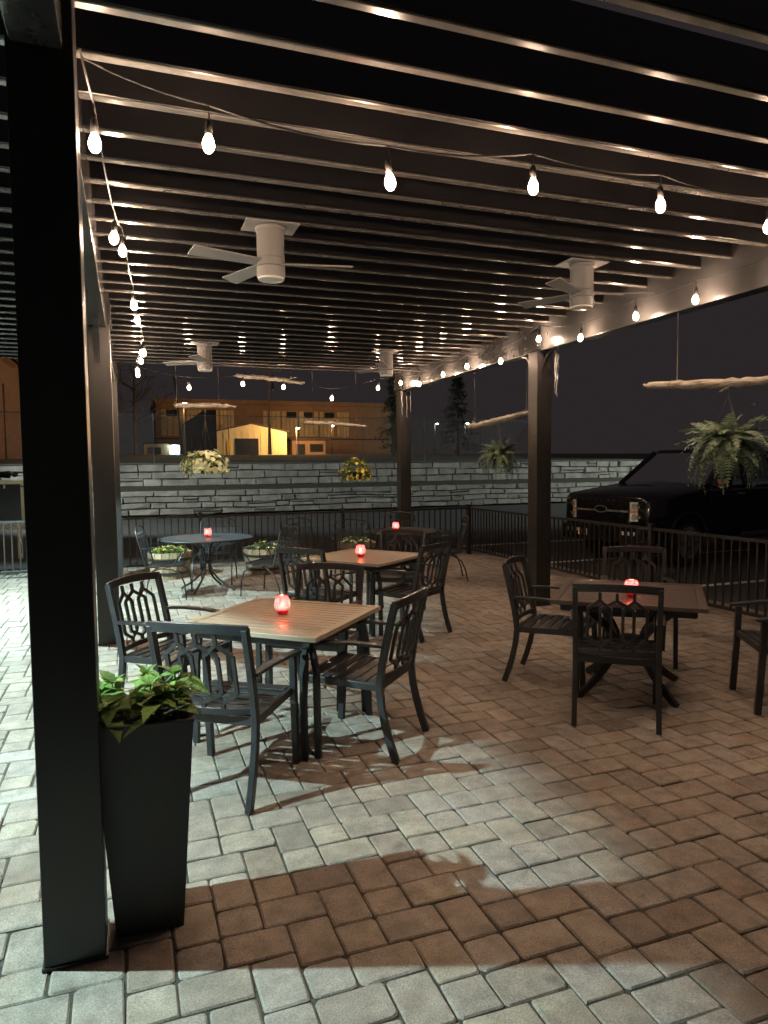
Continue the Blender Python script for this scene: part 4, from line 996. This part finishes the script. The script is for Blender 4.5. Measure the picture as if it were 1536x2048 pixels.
        MB().box((-.005, y0 + s * .225, .93), (.012, .35, .034)).build('turn_lamp', AMBER, L, bevel=.003)
        MB().box((.10, y0 - s * .004, .95), (.13, .02, .28)).build('side_reflector', LENS, L, bevel=.006); MB().box((.20, y0 - s * .010, .99), (.05, .02, .16)).build('side_marker', AMBER, L, bevel=.004)
        fg = MB().box((-.07, y0 + s * .33, .58), (.04, .36, .13)).build('fog_lamp', RUBBER, r, bevel=.01)
        for k in range(3): MB().box((-.094, y0 + s * (.22 + .11 * k), .58), (.012, .07, .075)).build('fog_reflector', LENS, fg, bevel=.01)
    MB().add([(-.10, .12, .42), (-.10, 1.82, .42), (.04, 1.96, .42), (.04, -.02, .42), (-.10, .12, .68), (-.10, 1.82, .68), (.04, 1.96, .68), (.04, -.02, .68), (.5, 1.96, .42), (.5, -.02, .42), (.5, 1.96, .60), (.5, -.02, .60)], [(0, 1, 5, 4), (1, 2, 6, 5), (3, 0, 4, 7), (4, 5, 6, 7), (2, 8, 10, 6), (3, 7, 11, 9), (0, 3, 2, 1)]).build('front_bumper', PAINTBLK, r, bevel=.02)
    for i in range(2): MB().box((-.105, 1.26 + i * .13, .55), (.012, .07, .12)).build('plate_light', mat('orange-lit plate', (.7, .5, .35), .3), r, bevel=.006)
    for x in (.92, 4.7):
        for y0, s in ((-.02, 1), (1.96, -1)):
            w = MB(); w.tube([(x, y0 + s * .0, .40), (x, y0 + s * .03, .40), (x, y0 + s * .23, .40), (x, y0 + s * .26, .40)], [.34, .40, .40, .34], 30); wo = w.build('wheel', RUBBER, r, smooth=True)
            MB().tube([(x, y0 - s * .006, .40), (x, y0 + s * .02, .40)], [.27, .25], 30).build('rim', DCHROME, wo, smooth=True)
            for k in range(6):
                a = k * math.pi / 3; MB().ribbon([(x + .05 * math.cos(a), y0 - s * .018, .40 + .05 * math.sin(a)), (x + .26 * math.cos(a), y0 - s * .012, .40 + .26 * math.sin(a))], .05, .02, side=(-math.sin(a), 0, math.cos(a))).build('spoke', CHROME, wo)
        pts = [(x + .50 * math.cos(t), .0, .40 + .50 * math.sin(t)) for t in [math.pi * i / 14 for i in range(15)]]
        MB().ribbon([(p[0], -.012, p[2]) for p in pts], .05, .03, side=(0, 1, 0)).build('wheel_arch', RUBBER, r, smooth=True)
    mr = MB().box((1.58, -.20, 1.40), (.12, .22, .26)).build('door_mirror', PAINTBLK, r, bevel=.03); MB().box((1.58, -.05, 1.36), (.06, .14, .05)).build('mirror_arm', PAINTBLK, mr)
    MB().box((1.515, -.20, 1.40), (.006, .17, .08)).build('mirror_reflection', mat('painted brick reflection', (.32, .10, .07), .3), mr)  # reflection of brick painted as a dull red panel on the mirror
    for x in (1.5, 2.5, 3.5): MB().box((x, -.002, .95), (.008, .012, .74)).build('door_seam', RUBBER, r)
    for x in (2.3, 3.3): MB().box((x, -.03, 1.18), (.2, .03, .035)).build('door_handle', DCHROME, r, bevel=.01)
    MB().box((2.5, -.06, .42), (2.1, .14, .05)).build('running_board', RUBBER, r, bevel=.01)
truck()

# ------------------------------------------------------------------ trees in the dark
def bare_tree(x, y, z, h, label, seed, group='bare trees behind the stone wall'):
    rg = random.Random(seed); r = empty('bare_tree', (x, y, z), rg.random() * 6, label, 'tree', group)
    tr, br = MB(), MB()
    tr.tube([(0, 0, -.1), (.05, .03, h * .3), (-.04, .06, h * .6), (.03, 0, h)], [h * .022, h * .017, h * .011, h * .003], 8)
    def grow(p, d, L, rad, lv):
        q = p + d * L * .5 + Vector((rg.gauss(0, .05), rg.gauss(0, .05), .02)) * L; e = q + (d + Vector((rg.gauss(0, .2), rg.gauss(0, .2), .12))).normalized() * L * .5
        br.tube([p, q, e], [rad, rad * .75, rad * .4], 4, cap=False)
        if lv:
            for _ in range(4):
                a = p.lerp(e, rg.uniform(.3, 1)); nd = (d + Vector((rg.gauss(0, .7), rg.gauss(0, .7), rg.gauss(.15, .4)))).normalized(); grow(a, nd, L * rg.uniform(.45, .65), rad * .5, lv - 1)
    for i in range(11):
        t = rg.uniform(.25, .95); a = rg.random() * 6.283; grow(Vector((.02, .02, h * t)), Vector((math.cos(a), math.sin(a), .55)).normalized(), h * .32 * (1.15 - t), h * .007, 3)
    tr.build('trunk', TRUNK, r, smooth=True); br.build('crown', TRUNK, r, fix=False)
def conifer(x, y, z, h, w, label, seed):
    rg = random.Random(seed); r = empty('conifer', (x, y, z), 0, label, 'tree', 'evergreens behind the stone wall')
    MB().tube([(0, 0, 0), (0, 0, h)], [h * .018, .01], 8).build('trunk', TRUNK, r, smooth=True); b = MB()
    for i in range(int(h * 26)):
        t = rg.random() ** .8; a = rg.random() * 6.283; L = w * (1 - t) * rg.uniform(.6, 1.1) + .1; d = Vector((math.cos(a), math.sin(a), -.18 + .25 * t)); p = Vector((0, 0, h * (.06 + .94 * t)))
        for k in range(26):
            q = rg.uniform(.15, 1); c = p + d * L * q + Vector((rg.gauss(0, .07), rg.gauss(0, .07), rg.gauss(-.03, .05))); dd = (d + Vector((rg.gauss(0, .7), rg.gauss(0, .7), rg.gauss(0, .5)))).normalized(); e, f = frame_for(dd)
            b.add([c - e * .04, c + e * .04, c + dd * .26], [(0, 1, 2)])
    b.build('crown', NEEDLE, r, fix=False)
conifer(15.6, 41, 2.3, 5.2, 1.3, 'conifer just left of the far post, edge lit orange', 61)
conifer(21.5, 44, 2.4, 6.0, 2.0, 'dark conifer between the far post and the street lamps', 62)
bare_tree(-1.4, 45, 2.4, 7.5, 'bare tree beside the second post at left', 64)
bare_tree(.6, 52, 2.5, 8.0, 'bare tree left of the warehouse', 65)
